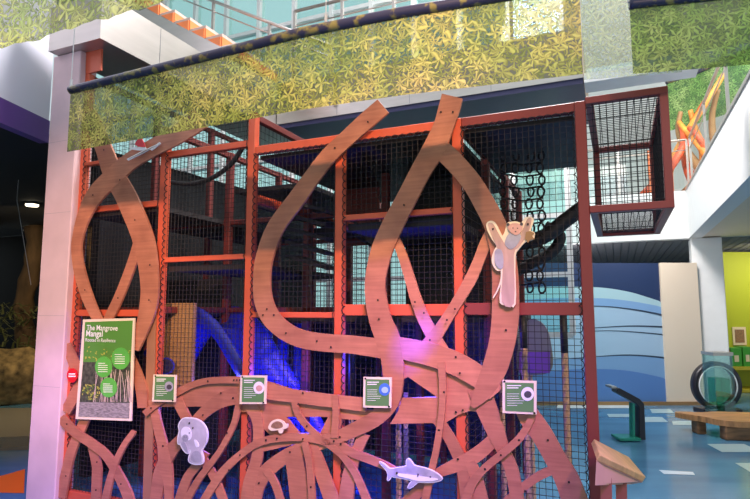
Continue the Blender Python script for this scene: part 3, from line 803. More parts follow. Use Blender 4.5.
# ================================================================== SIGNS
def text_on(s_txt, x0, y, wpx, s, mat, parent, bold=.0):
    cu = bpy.data.curves.new('t', 'FONT'); cu.body = s_txt; cu.size = 1; cu.offset = bold
    ob = bpy.data.objects.new('t', cu); COL.objects.link(ob)
    bpy.context.view_layer.update()
    me = bpy.data.meshes.new_from_object(ob.evaluated_get(bpy.context.evaluated_depsgraph_get()))
    bpy.data.objects.remove(ob)
    xs = [v.co.x for v in me.vertices]; w = max(xs) - min(xs)
    (ta_, za_), (tb_, _) = fp(x0, y, s), fp(x0 + wpx, y, s); k = (tb_ - ta_) / w; mn = min(xs)
    org = F(ta_, s, za_)
    for v in me.vertices:
        p = U * ((v.co.x - mn) * k) + UP * (v.co.y * k); v.co = p
    me.materials.append(MAT[mat]); me.name = 'lettering'
    return stuff(link('lettering', me, org, parent))
ss = -.075
bs = thing('mangrove_sign', pq(103, 421, ss), 'tall green information sign headed The Mangrove Mangal with cream border', 'sign')
px_plate([(83, 319.5), (134.5, 318), (131, 421), (75.5, 419)], ss, .012, 'board', 'cream', bs)
px_plate([(85, 322), (132.5, 320.5), (130.5, 362), (83, 362)], ss - .003, .003, 'print_panel', 'sign_green', bs)
px_plate([(83, 362), (130.5, 362), (129.6, 403), (79.5, 402)], ss - .003, .003, 'photo_print', 'photo_dark', bs)
px_plate([(79.5, 402), (129.6, 403), (129, 418.5), (78.2, 416.6)], ss - .003, .003, 'photo_print', 'photo_water', bs)
text_on('The Mangrove', 86.5, 330, 31, ss - .0045, 'text_white', bs, .012)
text_on('Mangal', 86, 336.2, 16.5, ss - .0045, 'text_white', bs, .012)
text_on('Rooted in Resilience', 85.5, 341.4, 30, ss - .0045, 'text_white', bs, 0)
rnd = random.Random(3)
m1, m2 = MB(), MB()
for k in range(150):
    if k < 80: x = rnd.uniform(85, 130); y = 356 + rnd.gauss(0, 4) + .10 * abs(x - 108)
    else: a = rnd.uniform(0, 6.28); r = rnd.random() ** .5; x = 91 + 9.5 * r * math.cos(a); y = 392 + 8 * r * math.sin(a)
    a = rnd.uniform(0, 6.28); l = rnd.uniform(.9, 1.8)
    q_ = [(x + l * math.cos(a), y + l * math.sin(a)), (x + .5 * math.cos(a + 1.57), y + .5 * math.sin(a + 1.57)), (x - l * math.cos(a), y - l * math.sin(a)), (x - .5 * math.cos(a + 1.57), y - .5 * math.sin(a + 1.57))]
    (m1 if rnd.random() < .55 else m2).plate([pq(*p, ss - .0045 - .000004 * k) for p in q_], N * .001)
stuff(m1.build('printed_leaves', 'leaf_yellow', bs)); stuff(m2.build('printed_leaves', 'leaf_green', bs))
m = MB()
for k in range(26):
    x = rnd.uniform(96, 129); y0 = rnd.uniform(366, 380); dx = rnd.uniform(-7, 4)
    a, b, c = pq(x, y0, ss - .0042), pq(x + dx * .6, (y0 + 402) / 2, ss - .0042), pq(x + dx, 402, ss - .0042)
    m.tube([a, b, c], .0022, 3, False)
stuff(m.build('printed_roots', 'root_pale', bs))
for cx, cy, rx, ry in ((120.5, 358.5, 9, 11), (103.5, 367, 8.5, 10.5), (108.5, 387.5, 8.5, 10)):
    d = px_plate(ell(cx, cy, rx, ry, 24), ss - .008, .003, 'disc', 'disc_green', bs)
    m = MB()
    for k in range(5):
        y = cy - ry * .35 + k * ry * .2; w = rx * (.62 if k else .45)
        m.plate([pq(cx - rx * .65, y - .35, ss - .0092), pq(cx - rx * .65 + w * 2 * .9, y - .35, ss - .0092), pq(cx - rx * .65 + w * 2 * .9, y + .25, ss - .0092), pq(cx - rx * .65, y + .25, ss - .0092)], N * .0008)
    m.build('text_lines', 'text_white', d)
rs = thing('round_notice', pq(72, 383, -.062), 'small round red notice with white bars beside the large sign', 'sign')
px_plate(ell(72, 375.5, 5.2, 7.2, 24), -.062, .008, 'disc', 'red_sign', rs)
m = MB()
for y, w in ((374, 3.2), (376.3, 3.6)):
    m.plate([pq(72 - w, y - .6, -.0635), pq(72 + w, y - .6, -.0635), pq(72 + w, y + .6, -.0635), pq(72 - w, y + .6, -.0635)], N * .001)
m.build('text_lines', 'text_white', rs)
nd = thing('round_badge', pq(166, 373, -.01), 'dark blue round badge behind the netting above a green sign', 'sign')
px_plate(ell(166, 366, 8, 8.5, 24), .10, .008, 'disc', 'blue_plastic', nd)
px_plate(ell(166, 366, 6.5, 7, 24), .098, .002, 'face', 'navy', nd)
def small_sign(c, circ, cm_, inner, label):
    s = -.085
    o = thing('trail_sign', pq((c[0][0] + c[2][0]) / 2, c[2][1], s), label, 'sign', None)
    px_plate(c, s, .012, 'board', 'cream', o)
    cx = sum(p[0] for p in c) / 4; cy = sum(p[1] for p in c) / 4
    f = [(cx + (x - cx) * .84, cy + (y - cy) * .86) for x, y in c]
    px_plate(f, s - .003, .003, 'face', 'sign_green_small', o)
    px_plate(ell(*circ, 20), s - .006, .002, 'picture_disc', cm_, o)
    px_plate(px_smooth(ell(circ[0] + .3, circ[1] + .5, circ[2] * .6, circ[3] * .5, 7), 3), s - .008, .0015, 'picture', inner, o)
    w = c[1][0] - c[0][0]; h = c[3][1] - c[0][1]; m = MB()
    for yy, ww, th_ in ((.17, .42, .9), (.24, .34, .9), (.42, .36, .4), (.49, .34, .4), (.56, .36, .4), (.63, .50, .4), (.70, .46, .4), (.77, .30, .4)):
        x0 = c[0][0] + w * .13; y = c[0][1] + h * yy
        m.plate([pq(x0, y - th_ / 2, s - .0042), pq(x0 + w * ww, y - th_ / 2, s - .0042), pq(x0 + w * ww, y + th_ / 2, s - .0042), pq(x0, y + th_ / 2, s - .0042)], N * .0008)
    m.build('text_lines', 'text_white', o); bolts(o, [(c[0][0] + 2, c[0][1] + 1.5), (c[2][0] - 2, c[2][1] - 1.5)], s - .001)
small_sign([(153.5, 374.5), (176, 375), (175, 402), (152, 401.5)], (168.8, 386.5, 4.3, 5), 'grey_print', 'dark_print', 'green trail sign with dark picture disc beside the tan post')
small_sign([(240.5, 375.5), (266.5, 375.5), (265.5, 404), (239.5, 404)], (258.8, 387.8, 5.4, 6.2), 'white_print', 'pink_print', 'green trail sign with pale pink picture disc above the turtle')
small_sign([(363.5, 377), (391.5, 377.5), (391, 408), (363, 407.5)], (384.5, 389.5, 5.6, 6.3), 'blue_print', 'mural_pale', 'green trail sign with blue picture disc on the forked trunk')
small_sign([(502.5, 380), (536.5, 381), (536.5, 414.5), (502.5, 413)], (527.5, 394, 6.4, 7), 'white_print', 'dark_print', 'green trail sign with black and white picture disc on the broad right root')

# ------------------------------------------------------------------ animal cut-outs
def cut(name, label, cat, outline, s, mat_edge='white_print', grow=1.5):
    cx = sum(p[0] for p in outline) / len(outline); y1 = max(p[1] for p in outline)
    o = thing(name, pq(cx, y1, s), label, cat)
    return o
def offset_poly(poly, d):
    n = len(poly); ar = sum(poly[i][0] * poly[(i + 1) % n][1] - poly[(i + 1) % n][0] * poly[i][1] for i in range(n)); sg = 1 if ar > 0 else -1
    out = []
    for i in range(n):
        a, b, c = poly[i - 1], poly[i], poly[(i + 1) % n]
        dx, dy = c[0] - a[0], c[1] - a[1]; l = math.hypot(dx, dy) or 1
        out.append((b[0] + sg * dy / l * d, b[1] - sg * dx / l * d))
    return out
# manatee
mo = [(183, 419), (190, 418.5), (197, 420), (203, 424.5), (206.5, 432), (206, 441), (203, 447), (201, 451), (202.5, 458), (202, 463), (198, 464), (193, 463.5), (189, 461), (189.5, 456), (191, 451), (189, 449), (188, 453), (185, 451.5), (182, 447), (180.5, 443), (178.5, 444), (178.2, 438), (179.5, 431), (179, 425)]
mo = px_smooth(mo, 4)
mn = cut('manatee_cutout', 'pale grey manatee cut-out facing out from the roots', 'animal cutout', mo, -.075)
px_plate(offset_poly(mo, 1.0), -.070, .012, 'backing', 'white_print', mn)
px_plate(mo, -.073, .004, 'body_print', 'manatee' if 'manatee' in MAT else 'white_print', mn)
px_plate(px_smooth([(181, 431), (184, 427), (189, 428), (191.5, 433), (190.5, 439), (186, 441), (182, 438)], 4), -.0762, .003, 'head', 'lilac_wall', mn)
mz = px_plate(px_smooth([(182.5, 436), (185, 434.5), (188, 436), (188, 440), (185, 441.5), (182.5, 440)], 4), -.0785, .003, 'muzzle', 'grey_print', mn)
for x, y in ((184.2, 437), (186.3, 437)): px_plate(ell(x, y, .45, .45, 8), -.0795, .002, 'nostril', 'dark_print', mz)
px_plate(ell(189.2, 433, .6, .6, 8), -.0795, .002, 'eye', 'dark_print', mn)
px_plate(px_smooth([(181.5, 442.5), (184, 442), (187, 447), (187.3, 451.5), (184.3, 449.5)], 4), -.0762, .003, 'flipper', 'grey_print', mn)
px_plate(px_smooth([(194, 440), (197, 441), (199, 446), (196, 447)], 4), -.0764, .003, 'flipper', 'lilac_wall', mn)
px_plate(px_smooth([(193, 452), (199, 451.5), (201.5, 457), (200.5, 462), (195, 462.3), (190.5, 459.5)], 4), -.0763, .003, 'tail', 'grey_print', mn)
bolts(mn, [(189.5, 423), (193, 428)], -.0775)
# turtle
to = px_smooth([(269, 427), (272, 422), (277, 420), (282, 421.5), (285, 424.5), (287, 424.5), (286.5, 427.5), (283, 428.5), (281.5, 432.5), (279.5, 432), (278.5, 429.5), (273, 430), (270.5, 429.5)], 4)
tu = cut('turtle_cutout', 'small brown turtle cut-out with cream outline below a green sign', 'animal cutout', to, -.075)
px_plate(offset_poly(to, .8), -.070, .010, 'backing', 'cream', tu)
px_plate(px_smooth([(271, 427), (273, 423), (277.5, 421.3), (281.5, 423), (282.5, 427), (276.5, 428.8)], 4), -.0725, .003, 'shell', 'brown_print', tu)
# shark
so = [(379.5, 462.2), (384, 464.5), (389, 468.5), (393, 468.8), (397, 468), (402, 467.2), (406.3, 466), (406.4, 461.5), (407.8, 459), (410.5, 461), (413.5, 465.2), (417, 466.6), (425, 468.5), (434, 472), (441.5, 478), (440, 480.5), (434, 482), (427, 482.3), (419, 482), (415.5, 484), (411.5, 487.3), (408, 488), (409.5, 484), (411.5, 480.8), (404, 478.8), (397.5, 477.5), (394, 477.2), (391.5, 476), (389, 479.8), (387.5, 480), (388, 475), (386.5, 470.5), (382.5, 466)]
so = px_smooth(so, 3)
sh = cut('shark_cutout', 'pale grey shark cut-out with raised dorsal fin swimming across the roots', 'animal cutout', so, -.085)
px_plate(offset_poly(so, .7), -.080, .012, 'backing', 'white_print', sh)
px_plate(so, -.083, .004, 'body_print', 'grey_print', sh)
px_plate(px_smooth([(398, 473.5), (412, 475), (426, 477), (438, 479), (432, 481), (418, 481), (406, 478), (398, 476)], 3), -.086, .003, 'belly', 'white_print', sh)
px_plate(ell(430.3, 477, .9, .9, 8), -.0875, .002, 'eye', 'dark_print', sh)
px_plate([(417.5, 473.5), (419, 474), (418, 477), (417, 476.5)], -.0875, .002, 'gill', 'dark_print', sh)
bolts(sh, [(397, 473)], -.087)
# opossum on a forked branch
bo = [(487, 224), (490.5, 221.5), (494.5, 223), (498, 229), (502, 236.5), (505, 233), (506.5, 228), (507.5, 223.5), (511, 222.5), (516, 222), (521, 223.5), (524, 220), (526, 218), (530.5, 217.5), (533, 219.5), (531.5, 225), (530, 231), (534, 233), (532.5, 239), (527, 240.5), (523, 243), (518, 249), (515, 254), (514.5, 270), (514.8, 304), (508, 304), (500.5, 302.5), (501.5, 285), (502, 271), (497.5, 270), (493.5, 265), (492.5, 258), (495, 250), (497, 246), (492, 238), (488, 230)]
bsm = px_smooth(bo, 3)
op = cut('opossum_cutout', 'opossum clinging to a forked branch cut-out on the trunk', 'animal cutout', bsm, -.085)
px_plate(offset_poly(bsm, .8), -.080, .012, 'backing', 'cream', op)
px_plate(px_smooth([(488, 225), (491, 223), (494, 225), (500, 236), (507, 247), (512, 247), (520, 236), (527, 219.5), (531.5, 219.5), (528, 233), (519, 247), (514, 255), (514, 303), (502, 302), (503, 270), (502, 258), (494, 241)], 3), -.084, .005, 'branch', 'branch_print', op)
px_plate(px_smooth([(507, 236), (512, 232), (518, 233), (521, 237), (516, 246), (510, 249), (505, 244)], 4), -.088, .005, 'body', 'grey_print', op)
hd = px_plate(px_smooth([(508, 226), (512, 223.5), (518, 223.5), (522, 226), (521.5, 231), (517, 235), (512, 233.5), (508.5, 230)], 4), -.092, .005, 'head', 'pink_print', op)
for x, y in ((508, 224.5), (521.5, 224)): px_plate(ell(x, y, 1.6, 1.6, 10), -.0935, .003, 'ear', 'dark_print', hd)
for x, y in ((513, 228), (517.5, 228.3)): px_plate(ell(x, y, .65, .65, 8), -.0935, .002, 'eye', 'dark_print', hd)
px_plate(ell(515.5, 231.5, .8, .6, 8), -.0935, .002, 'nose', 'dark_print', hd)
px_plate(px_smooth([(495, 251), (500, 249), (503, 255), (503, 267), (499, 268.5), (495, 263)], 4), -.0878, .004, 'hip', 'grey_print', op)
root_ribbon([(501, 266, 1.6), (501.5, 277, 1.6), (498, 289, 1.4), (493, 298, 1.2)], -.082, 'tail', op, .008, 'cream')
px_plate([(526, 232), (530, 231), (534.5, 233), (532, 236), (535, 239), (530, 240), (528, 243), (525, 239)], -.0882, .004, 'leaf_tuft', 'tan_board', op)
bolts(op, [(493, 229), (528, 224)], -.0885)
# bird with long bill on a stick
br = cut('bird_cutout', 'small white and red bird cut-out perched on a stick at the crossing roots', 'animal cutout', [(127, 160), (160, 142)], -.085)
px_plate([(126.5, 159), (142, 151), (156, 144.5), (159.5, 142), (160.3, 143.5), (154, 149), (151.5, 150.5), (150, 149.3), (141, 154.2), (128, 160.5)], -.080, .008, 'stick', 'white_print', br)
px_plate([(129, 158.6), (142, 152), (157, 145), (150, 148.6), (141, 153.2)], -.083, .004, 'stick_print', 'brown_print', br)
px_plate(px_smooth([(129.5, 148.5), (134, 147), (138, 147.2), (141, 145.5), (145, 147), (146, 149.5), (141, 150.5), (134, 149.8)], 3), -.083, .006, 'body', 'white_print', br)
px_plate(px_smooth([(135, 144), (137.5, 139.5), (141, 138), (143, 141), (145, 146.5), (141, 147), (137, 146)], 4), -.0865, .006, 'wing', 'bird_red', br)

# ================================================================== HANGING LEAF PANELS
def leaf_panel(label, bottom, top, base_s, sc, mat, wires, tube_r=.028, tube=True, wavy=0):
    """bottom/top: pixel polylines left to right; the sheet hangs in a gently curved vertical surface.
       the distance follows from a level bottom edge: offset above the horizon is inverse to depth"""
    n = 40; bot = []; topp = []
    xs0, xs1 = bottom[0][0], bottom[-1][0]
    def at(poly, x):
        for (x0, y0), (x1, y1) in zip(poly, poly[1:]):
            if x <= x1 or (x1, y1) == poly[-1]: return y0 + (y1 - y0) * (x - x0) / (x1 - x0)
    p0 = ypt(xs0, at(bottom, xs0), sc); zb = p0.z
    for k in range(n + 1):
        x = xs0 + (xs1 - xs0) * k / n; d = ray(x, at(bottom, x)); q_ = CAM + d * ((zb - EYE) / d.z); bot.append(q_)
    x = (xs0 + xs1) / 2; qb = bot[n // 2]
    d = ray(x, at(top, x)); zt = EYE + d.z * (qb.y / d.y)
    o = thing('leaf_panel', (qb.x, qb.y, zb), label, 'hanging panel')
    arc = [0]
    for a, b in zip(bot, bot[1:]): arc.append(arc[-1] + (b - a).length)
    m = MB(); rows = 4; lut = {}
    for k, p in enumerate(bot):
        for r in range(rows + 1):
            zz = zb + (zt - zb) * r / rows
            if wavy and r == 0: zz += wavy * (math.sin(k * 1.1) + .6 * math.sin(k * 2.3))
            lut[len(m.v)] = (arc[k], zz); m.v.append(Vector((p.x, p.y, zz)))
    for k in range(n):
        for r in range(rows): a = k * (rows + 1) + r; m.f.append([a, a + rows + 1, a + rows + 2, a + 1])
    key = {(round(v.x, 5), round(v.y, 5), round(v.z, 5)): lut[i] for i, v in enumerate(m.v)}
    m.build('leaf_sheet', mat, o, True, uv=lambda c: key[(round(c.x, 5), round(c.y, 5), round(c.z, 5))])
    if tube: MB().tube([Vector((p.x, p.y, zt + tube_r * .6)) for p in bot], tube_r, 12).build('top_tube', 'tube_print', o, True)
    for f_ in wires:
        p = bot[int(n * f_)]; MB().tube([Vector((p.x, p.y, zt)), Vector((p.x, p.y, 7.99))], .003, 5).build('hanging_wire', 'wire', o)
        MB().tube([Vector((p.x, p.y, zt + tube_r)), Vector((p.x, p.y, zt + .09))], .009, 6).build('wire_clamp', 'wire', o)
    return o
leaf_panel('long curved leaf printed clear panel hanging on a dark tube across the play frame', [(67, 152), (240, 121), (300, 110), (400, 95.5), (583, 74)], [(65, 85), (200, 56), (300, 35), (400, 18), (583, -8)], 0, 3.62, 'leaf_print', (.015, .5, .97))
leaf_panel('wavy edged leaf printed panel hanging higher above the concrete column', [(-60, 64), (0, 47), (30, 42), (70, 28), (110, 17), (140, 9), (190, -6)], [(-60, -60), (190, -110)], 0, 2.6, 'leaf_print_upper', (.1, .9), wavy=.006)
leaf_panel('pale see-through leaf panel hanging beside the long curved leaf panel', [(584, 80), (682, 72)], [(584, -40), (682, -45)], 0, 3.3, 'leaf_print_pale', (.1, .9), tube=False)
leaf_panel('dense green leaf printed panel hanging in front of the upper balcony', [(633, 74), (683, 70), (720, 67), (780, 62)], [(633, 10), (780, -10)], 0, 2.9, 'leaf_print_green', (.02, .8))
leaf_panel('distant green leaf printed panel hanging over the upper balcony walkway', [(669, 131), (700, 123), (750, 106), (800, 90)], [(669, 88), (800, 30)], 0, 12.4, 'leaf_print_far', (.05, .9), tube_r=.05)

# ================================================================== RIGHT HALL
CF = floorpt(699, 404); CF.z = 0
def R(a, b, z): return CF + U * a + N * b + UP * z
zb_ = 2.86; zt_ = 3.72
def rbox(a0, a1, b0, b1, z0, z1): return MB().quadbox([R(a0, b0, z0), R(a1, b0, z0), R(a1, b1, z0), R(a0, b1, z0), R(a0, b0, z1), R(a1, b0, z1), R(a1, b1, z1), R(a0, b1, z1)])
struct(rbox(-5, 0, 0, .2, zb_, zt_).build('trim_2', 'white_wall'))
struct(rbox(0, .2, -7.5, .2, zb_, zt_).build('trim_3', 'white_wall'))
struct(rbox(-5, 9, .2, 8, zt_ - .15, zt_).build('floor_upper', 'beige_wall'))
struct(rbox(.2, 9, -7.5, .2, zt_ - .15, zt_).build('floor_upper', 'beige_wall'))
cr = struct(rbox(-5, 9, .2, 8, zb_ + .02, zb_ + .06).build('ceiling_right', 'ceiling_panel'))
struct(rbox(.2, 9, -7.5, .2, zb_ + .02, zb_ + .06).build('ceiling_right', 'beige_wall'))
m = MB()
for k in range(60):
    a = -5 + k * .15; m.bar(R(a, .25, zb_ + .01), R(a, 6, zb_ + .01), .012, .012)
for k in range(38):
    b = .25 + k * .15; m.bar(R(-5, b, zb_ + .01), R(4, b, zb_ + .01), .012, .012)
stuff(m.build('ceiling_grid', 'grid_dark', cr))
cc = thing('white_column', R(.25, .2, 0), 'white square column under the balcony corner', 'column')
rbox(.03, .50, .02, .42, 0, zb_).build('shaft', 'white_wall', cc, bevel=.01)
# mural wall
mx0, mx1 = ypt(440, 401, 9.75).x, ypt(666, 401, 9.75).x
YM = 9.75; ZM = ypt(620, 263, YM).z
mw = struct(MB().wbox(mx0, mx1, YM, YM + .15, 0, ZM).build('wall_mural', 'mural_navy'))
def mural_band(px_top, px_bot, mat, y):
    L_ = [ypt(x, yy, y) for x, yy in px_top] + [ypt(x, yy, y) for x, yy in px_bot[::-1]]
    for p in L_: p.z = min(max(p.z, .0), ZM); p.x = min(max(p.x, mx0), mx1)
    MB().plate(L_, (0, .004, 0)).build('mural_band', mat, mw)
def curve(pts): return [(x, y) for x, y in spline(pts, 5)]
c1 = curve([(440, 300), (520, 288), (590, 287), (625, 291), (650, 298), (668, 304)])
c2 = curve([(440, 312), (520, 300), (590, 298), (630, 301), (668, 308)])
c3 = curve([(440, 325), (520, 309), (590, 306), (630, 309), (668, 316)])
c4 = curve([(440, 345), (520, 331), (590, 328), (630, 326), (668, 327)])
c5 = curve([(440, 372), (520, 362), (590, 357), (630, 355), (668, 358)])
c6 = curve([(440, 385), (540, 372), (590, 369), (630, 371), (668, 379)])
bt = [(440, 403), (668, 403)]
mural_band(c1, c2, 'mural_pale', YM - .005); mural_band(c2, c3, 'mural_mid', YM - .006)
mural_band(c3, c4, 'mural_light', YM - .007); mural_band(c4, c5, 'mural_light', YM - .008)
mural_band(c5, c6, 'mural_mid', YM - .009); mural_band(c6, bt, 'mural_deep', YM - .010)
def mural_line(c, w):
    up = [(x, y - w * max(.2, (x - 560) / 100)) for x, y in c]; dn = [(x, y + w * max(.2, (x - 560) / 100)) for x, y in c]
    mural_band(up, dn, 'mural_line', YM - .013)
mural_line(c3, .9); mural_line(c4, .8); mural_line(c5, .8); mural_line(curve([(470, 342), (580, 332), (620, 331), (668, 335)]), .6)
struct(MB().wbox(mx1 + .001, ypt(692, 401, YM).x + .2, YM - .05, YM + .2, 0, ZM).build('wall_beige', 'beige_wall'))
struct(MB().wbox(mx0, ypt(692, 401, YM).x + .2, YM - .075, YM - .051, 0, .06).build('baseboard_mural', 'tan_board'))
struct(MB().wbox(3.2, 16, 16.5, 16.6, 0, 8).build('wall_hall', 'ceiling_panel'))
# green room
YG = 11.6
struct(MB().wbox(ypt(712, 380, YG).x, 13, YG, YG + .15, 0, 2.80).build('wall_green', 'lime'))
gx = ypt(722, 380, YG - .4).x
shf = thing('toy_shelf', (gx + 1, YG - .3, 0), 'yellow display shelf against the lime green wall', 'shelf')
for py in (366, 388):
    z = ypt(735, py, YG - .3).z; MB().wbox(gx, gx + 2.4, YG - .5, YG - .02, z - .06, z).build('shelf_board', 'yellow_shelf', shf)
MB().wbox(gx, gx + .05, YG - .5, YG - .02, 0, ypt(735, 366, YG - .3).z - .061).build('shelf_side', 'yellow_shelf', shf)
MB().wbox(gx + 2.35, gx + 2.4, YG - .5, YG - .02, 0, ypt(735, 366, YG - .3).z - .061).build('shelf_side', 'yellow_shelf', shf)
z = ypt(735, 366, YG - .3).z + .001
bc = 0
for x0, x1, hpx, mt, lab in ((723, 730, 17, 'box_red', 'red box at the end of the yellow shelf'), (731, 742, 18, 'box_green', 'wide green box on the yellow shelf next to the red box'), (743, 752, 19, 'box_green', 'tall green box on the yellow shelf beyond the wide box'), (754, 764, 16, 'box_orange', 'orange box on the yellow shelf beyond the green boxes')):
    a, b = ypt(x0, 366, YG - .4).x, ypt(x1, 366, YG - .4).x; h = hpx * (YG - .4) / FPX
    o = thing('display_box', ((a + b) / 2, YG - .3, z), lab, 'box')
    MB().wbox(a, b, YG - .42, YG - .15, z, z + h).build('carton', mt, o, bevel=.006)
    MB().wbox(a + (b - a) * .3, a + (b - a) * .7, YG - .425, YG - .421, z + h * .25, z + h * .6).build('label_patch', 'cream', o)
a = ypt(738, 345, YG).x
pn = thing('wall_notice', (a, YG - .02, 1.0), 'cream notice with brown print on the lime green wall', 'notice')
p0, p1 = ypt(733, 345, YG), ypt(745, 327, YG)
MB().wbox(p0.x, p1.x, YG - .02, YG, p0.z, p1.z).build('board', 'cream', pn)
MB().wbox(p0.x + .04, p1.x - .04, YG - .025, YG - .021, p0.z + .05, p1.z - .05).build('print', 'brown_print', pn)

# upper balcony on the right
def edge_rail(name, a, b, label):
    return railing(name, a, b, .95, label, 5)
edge_rail('balcony_railing', R(-4.5, .1, zt_), R(.06, .1, zt_), 'glass balcony railing above the white fascia behind the cage')
edge_rail('balcony_railing', R(.1, -7.3, zt_), R(.1, -.05, zt_), 'glass balcony railing running along the white side upstand')
cap = rbox(-.02, .24, -7.5, .0, zt_ + .001, zt_ + .03).build('trim_4', 'steel'); struct(cap)
struct(rbox(-5, 9, 5.0, 5.15, zt_, 8).build('wall_upper', 'grey_wall'))
dk = struct(rbox(2.2, 8.5, 4.9, 4.99, zt_, 6.2).build('wall_upper_dark', 'black'))
ub = thing('upper_counter', R(-2.6, 2.5, zt_), 'white counter with dark glass front on the upper floor behind the cage', 'counter')
rbox(-4.2, -.9, 2.2, 2.8, zt_ + .001, zt_ + 1.1).build('body', 'white_wall', ub); rbox(-4.2, -.9, 2.15, 2.19, zt_ + .3, zt_ + .85).build('front_panel', 'steel_dark', ub)
oc = thing('orange_seat', R(-.35, .6, zt_), 'orange upright seat on the upper floor beside the cage', 'seat')
rbox(-.55, -.15, .4, .8, zt_ + .001, zt_ + .45).build('base', 'seat_orange', oc, bevel=.02); rbox(-.55, -.15, .75, .85, zt_ + .46, zt_ + 1.0).build('backrest', 'seat_orange', oc, bevel=.02)
# swirling red and orange sculpture on the upper floor
scu = thing('swirl_sculpture', R(.6, 1.5, zt_), 'swirling red and orange root sculpture on the upper balcony', 'sculpture')
rr_ = random.Random(5)
for k in range(9):
    a0 = rr_.uniform(-.75, .45); pts = []
    for j in range(7):
        u = j / 6; pts.append(R(a0 + .40 * math.sin(u * 3 + k) + u * (.2 + .08 * k), 1.5 + .3 * math.cos(u * 4 + k * 1.3), zt_ + .02 + u * (1.5 + .25 * (k % 5))))
    c = spline([tuple(p) for p in pts], 5)
    MB().tube(c, [.11 * (1 - .6 * q_ / len(c)) for q_ in range(len(c))], 8).build('strand', ('upper_red', 'upper_orange', 'tan_board')[k % 3], scu, True)

# ------------------------------------------------------------------ hall furniture
# bent black lectern with green glass foot
lb = floorpt(641, 441); lb.z = 0
le = thing('reading_lectern', lb, 'bent black lectern with green glass foot on the blue floor', 'lectern')
YL = lb.y
def yl(px, py): p = ypt(px, py, YL); p.z = max(p.z, .012); return p
MB().plate([yl(617.5, 389), (yl(619.5, 388)), yl(640, 399), yl(644.5, 404), yl(646, 441), yl(639.5, 441), yl(639, 407), yl(636, 403.5), yl(616.5, 392.5)], (0, .16, 0)).build('bent_plate', 'black_metal', le, bevel=.006)
MB().plate([yl(632.5, 403), yl(635, 404), yl(635, 438), yl(633, 438)], (0, .10, 0)).build('glass_fin', 'teal_edge', le)
a, b = yl(618, 440), yl(639, 440)
MB().wbox(a.x, b.x, YL - .06, YL + .20, .012, .045).build('glass_foot', 'teal_edge', le, bevel=.004)
tip = yl(616, 389); MB().wbox(tip.x - .03, tip.x + .03, YL + .05, YL + .25, tip.z, tip.z + .025).build('card_holder', 'steel', le)
# live-edge bench
bb = floorpt(716, 441); bb.z = 0
bn = thing('wood_bench', bb + Vector((1, .3, 0)), 'live edge timber slab bench on block legs', 'bench')
zt2 = ypt(716, 421, bb.y).z
bx = lambda px: (px - 375) / FPX * bb.y
top = [(693, .62), (703, .66), (720, .60), (740, .66), (770, .60), (800, .66), (830, .6), (834, .2), (826, -.05), (800, -.02), (775, -.08), (752, .0), (735, -.06), (722, -.02), (712, .10), (708, .28), (699, .44)]
MB().plate([(bx(x), bb.y + y, zt2) for x, y in px_smooth(top, 3)], (0, 0, -.07)).build('slab', 'bench_wood', bn)
MB().wbox(bx(717), bx(752), bb.y + .02, bb.y + .16, 0, zt2 - .071).build('block_leg', 'bench_end', bn, bevel=.012)
MB().wbox(bx(705), bx(714), bb.y + .36, bb.y + .52, 0, zt2 - .071).build('block_leg', 'bench_end', bn, bevel=.012)
MB().wbox(bx(785), bx(822), bb.y + .1, bb.y + .45, 0, zt2 - .071).build('block_leg', 'bench_end', bn, bevel=.012)
# porthole ring exhibit
YR = 9.0
pc = ypt(716, 385.5, YR)
pr = thing('porthole_stand', (pc.x, YR, 0), 'dark round porthole ring standing on the floor behind the bench', 'exhibit')
ro, ri = .375, .305
ring = MB(); n = 40
for y in (YR - .06, YR + .06):
    for rad in (ri, ro):
        for k in range(n): an = 2 * math.pi * k / n; ring.v.append(Vector((pc.x + rad * math.cos(an), y, pc.z + rad * math.sin(an))))
for k in range(n):
    j = (k + 1) % n
    ring.f += [[k, j, n + j, n + k], [2 * n + k, 3 * n + k, 3 * n + j, 2 * n + j], [n + k, n + j, 3 * n + j, 3 * n + k], [k, 2 * n + k, 2 * n + j, j]]
ring.build('ring', 'black_metal', pr, True)
MB().tube([(pc.x + (ri - .008) * math.cos(2 * math.pi * k / n), YR - .062, pc.z + (ri - .008) * math.sin(2 * math.pi * k / n)) for k in range(n + 1)], .012, 6, False).build('inner_rim', 'white_wall', pr, True)
MB().plate([(pc.x + ri * math.cos(2 * math.pi * k / n), YR, pc.z + ri * math.sin(2 * math.pi * k / n)) for k in range(n)], (0, .01, 0)).build('glass_disc', 'acrylic', pr)
MB().wbox(pc.x - .3, pc.x + .3, YR - .15, YR + .15, 0, max(.03, pc.z - ro + .03)).build('foot', 'black_metal', pr, bevel=.004)
ab = thing('acrylic_case', (pc.x, YR - .5, 0), 'clear acrylic case with green contents in front of the porthole ring', 'display case')
a, b = ypt(711, 408, YR - .45), ypt(726, 355, YR - .45)
for x in (a.x, b.x): MB().wbox(x - .006, x + .006, YR - .6, YR - .3, 0, b.z).build('side_pane', 'acrylic', ab)
MB().wbox(a.x + .007, b.x - .007, YR - .6, YR - .59, 0, b.z).build('front_pane', 'acrylic', ab)
MB().wbox(a.x + .007, b.x - .007, YR - .31, YR - .3, 0, b.z).build('back_pane', 'acrylic', ab)
MB().wbox(a.x - .01, b.x + .01, YR - .61, YR - .29, b.z + .001, b.z + .05).build('lid', 'steel', ab)
MB().wbox(a.x + .03, b.x - .03, YR - .55, YR - .36, .05, ypt(716, 378, YR - .45).z).build('contents', 'glass_green', ab)
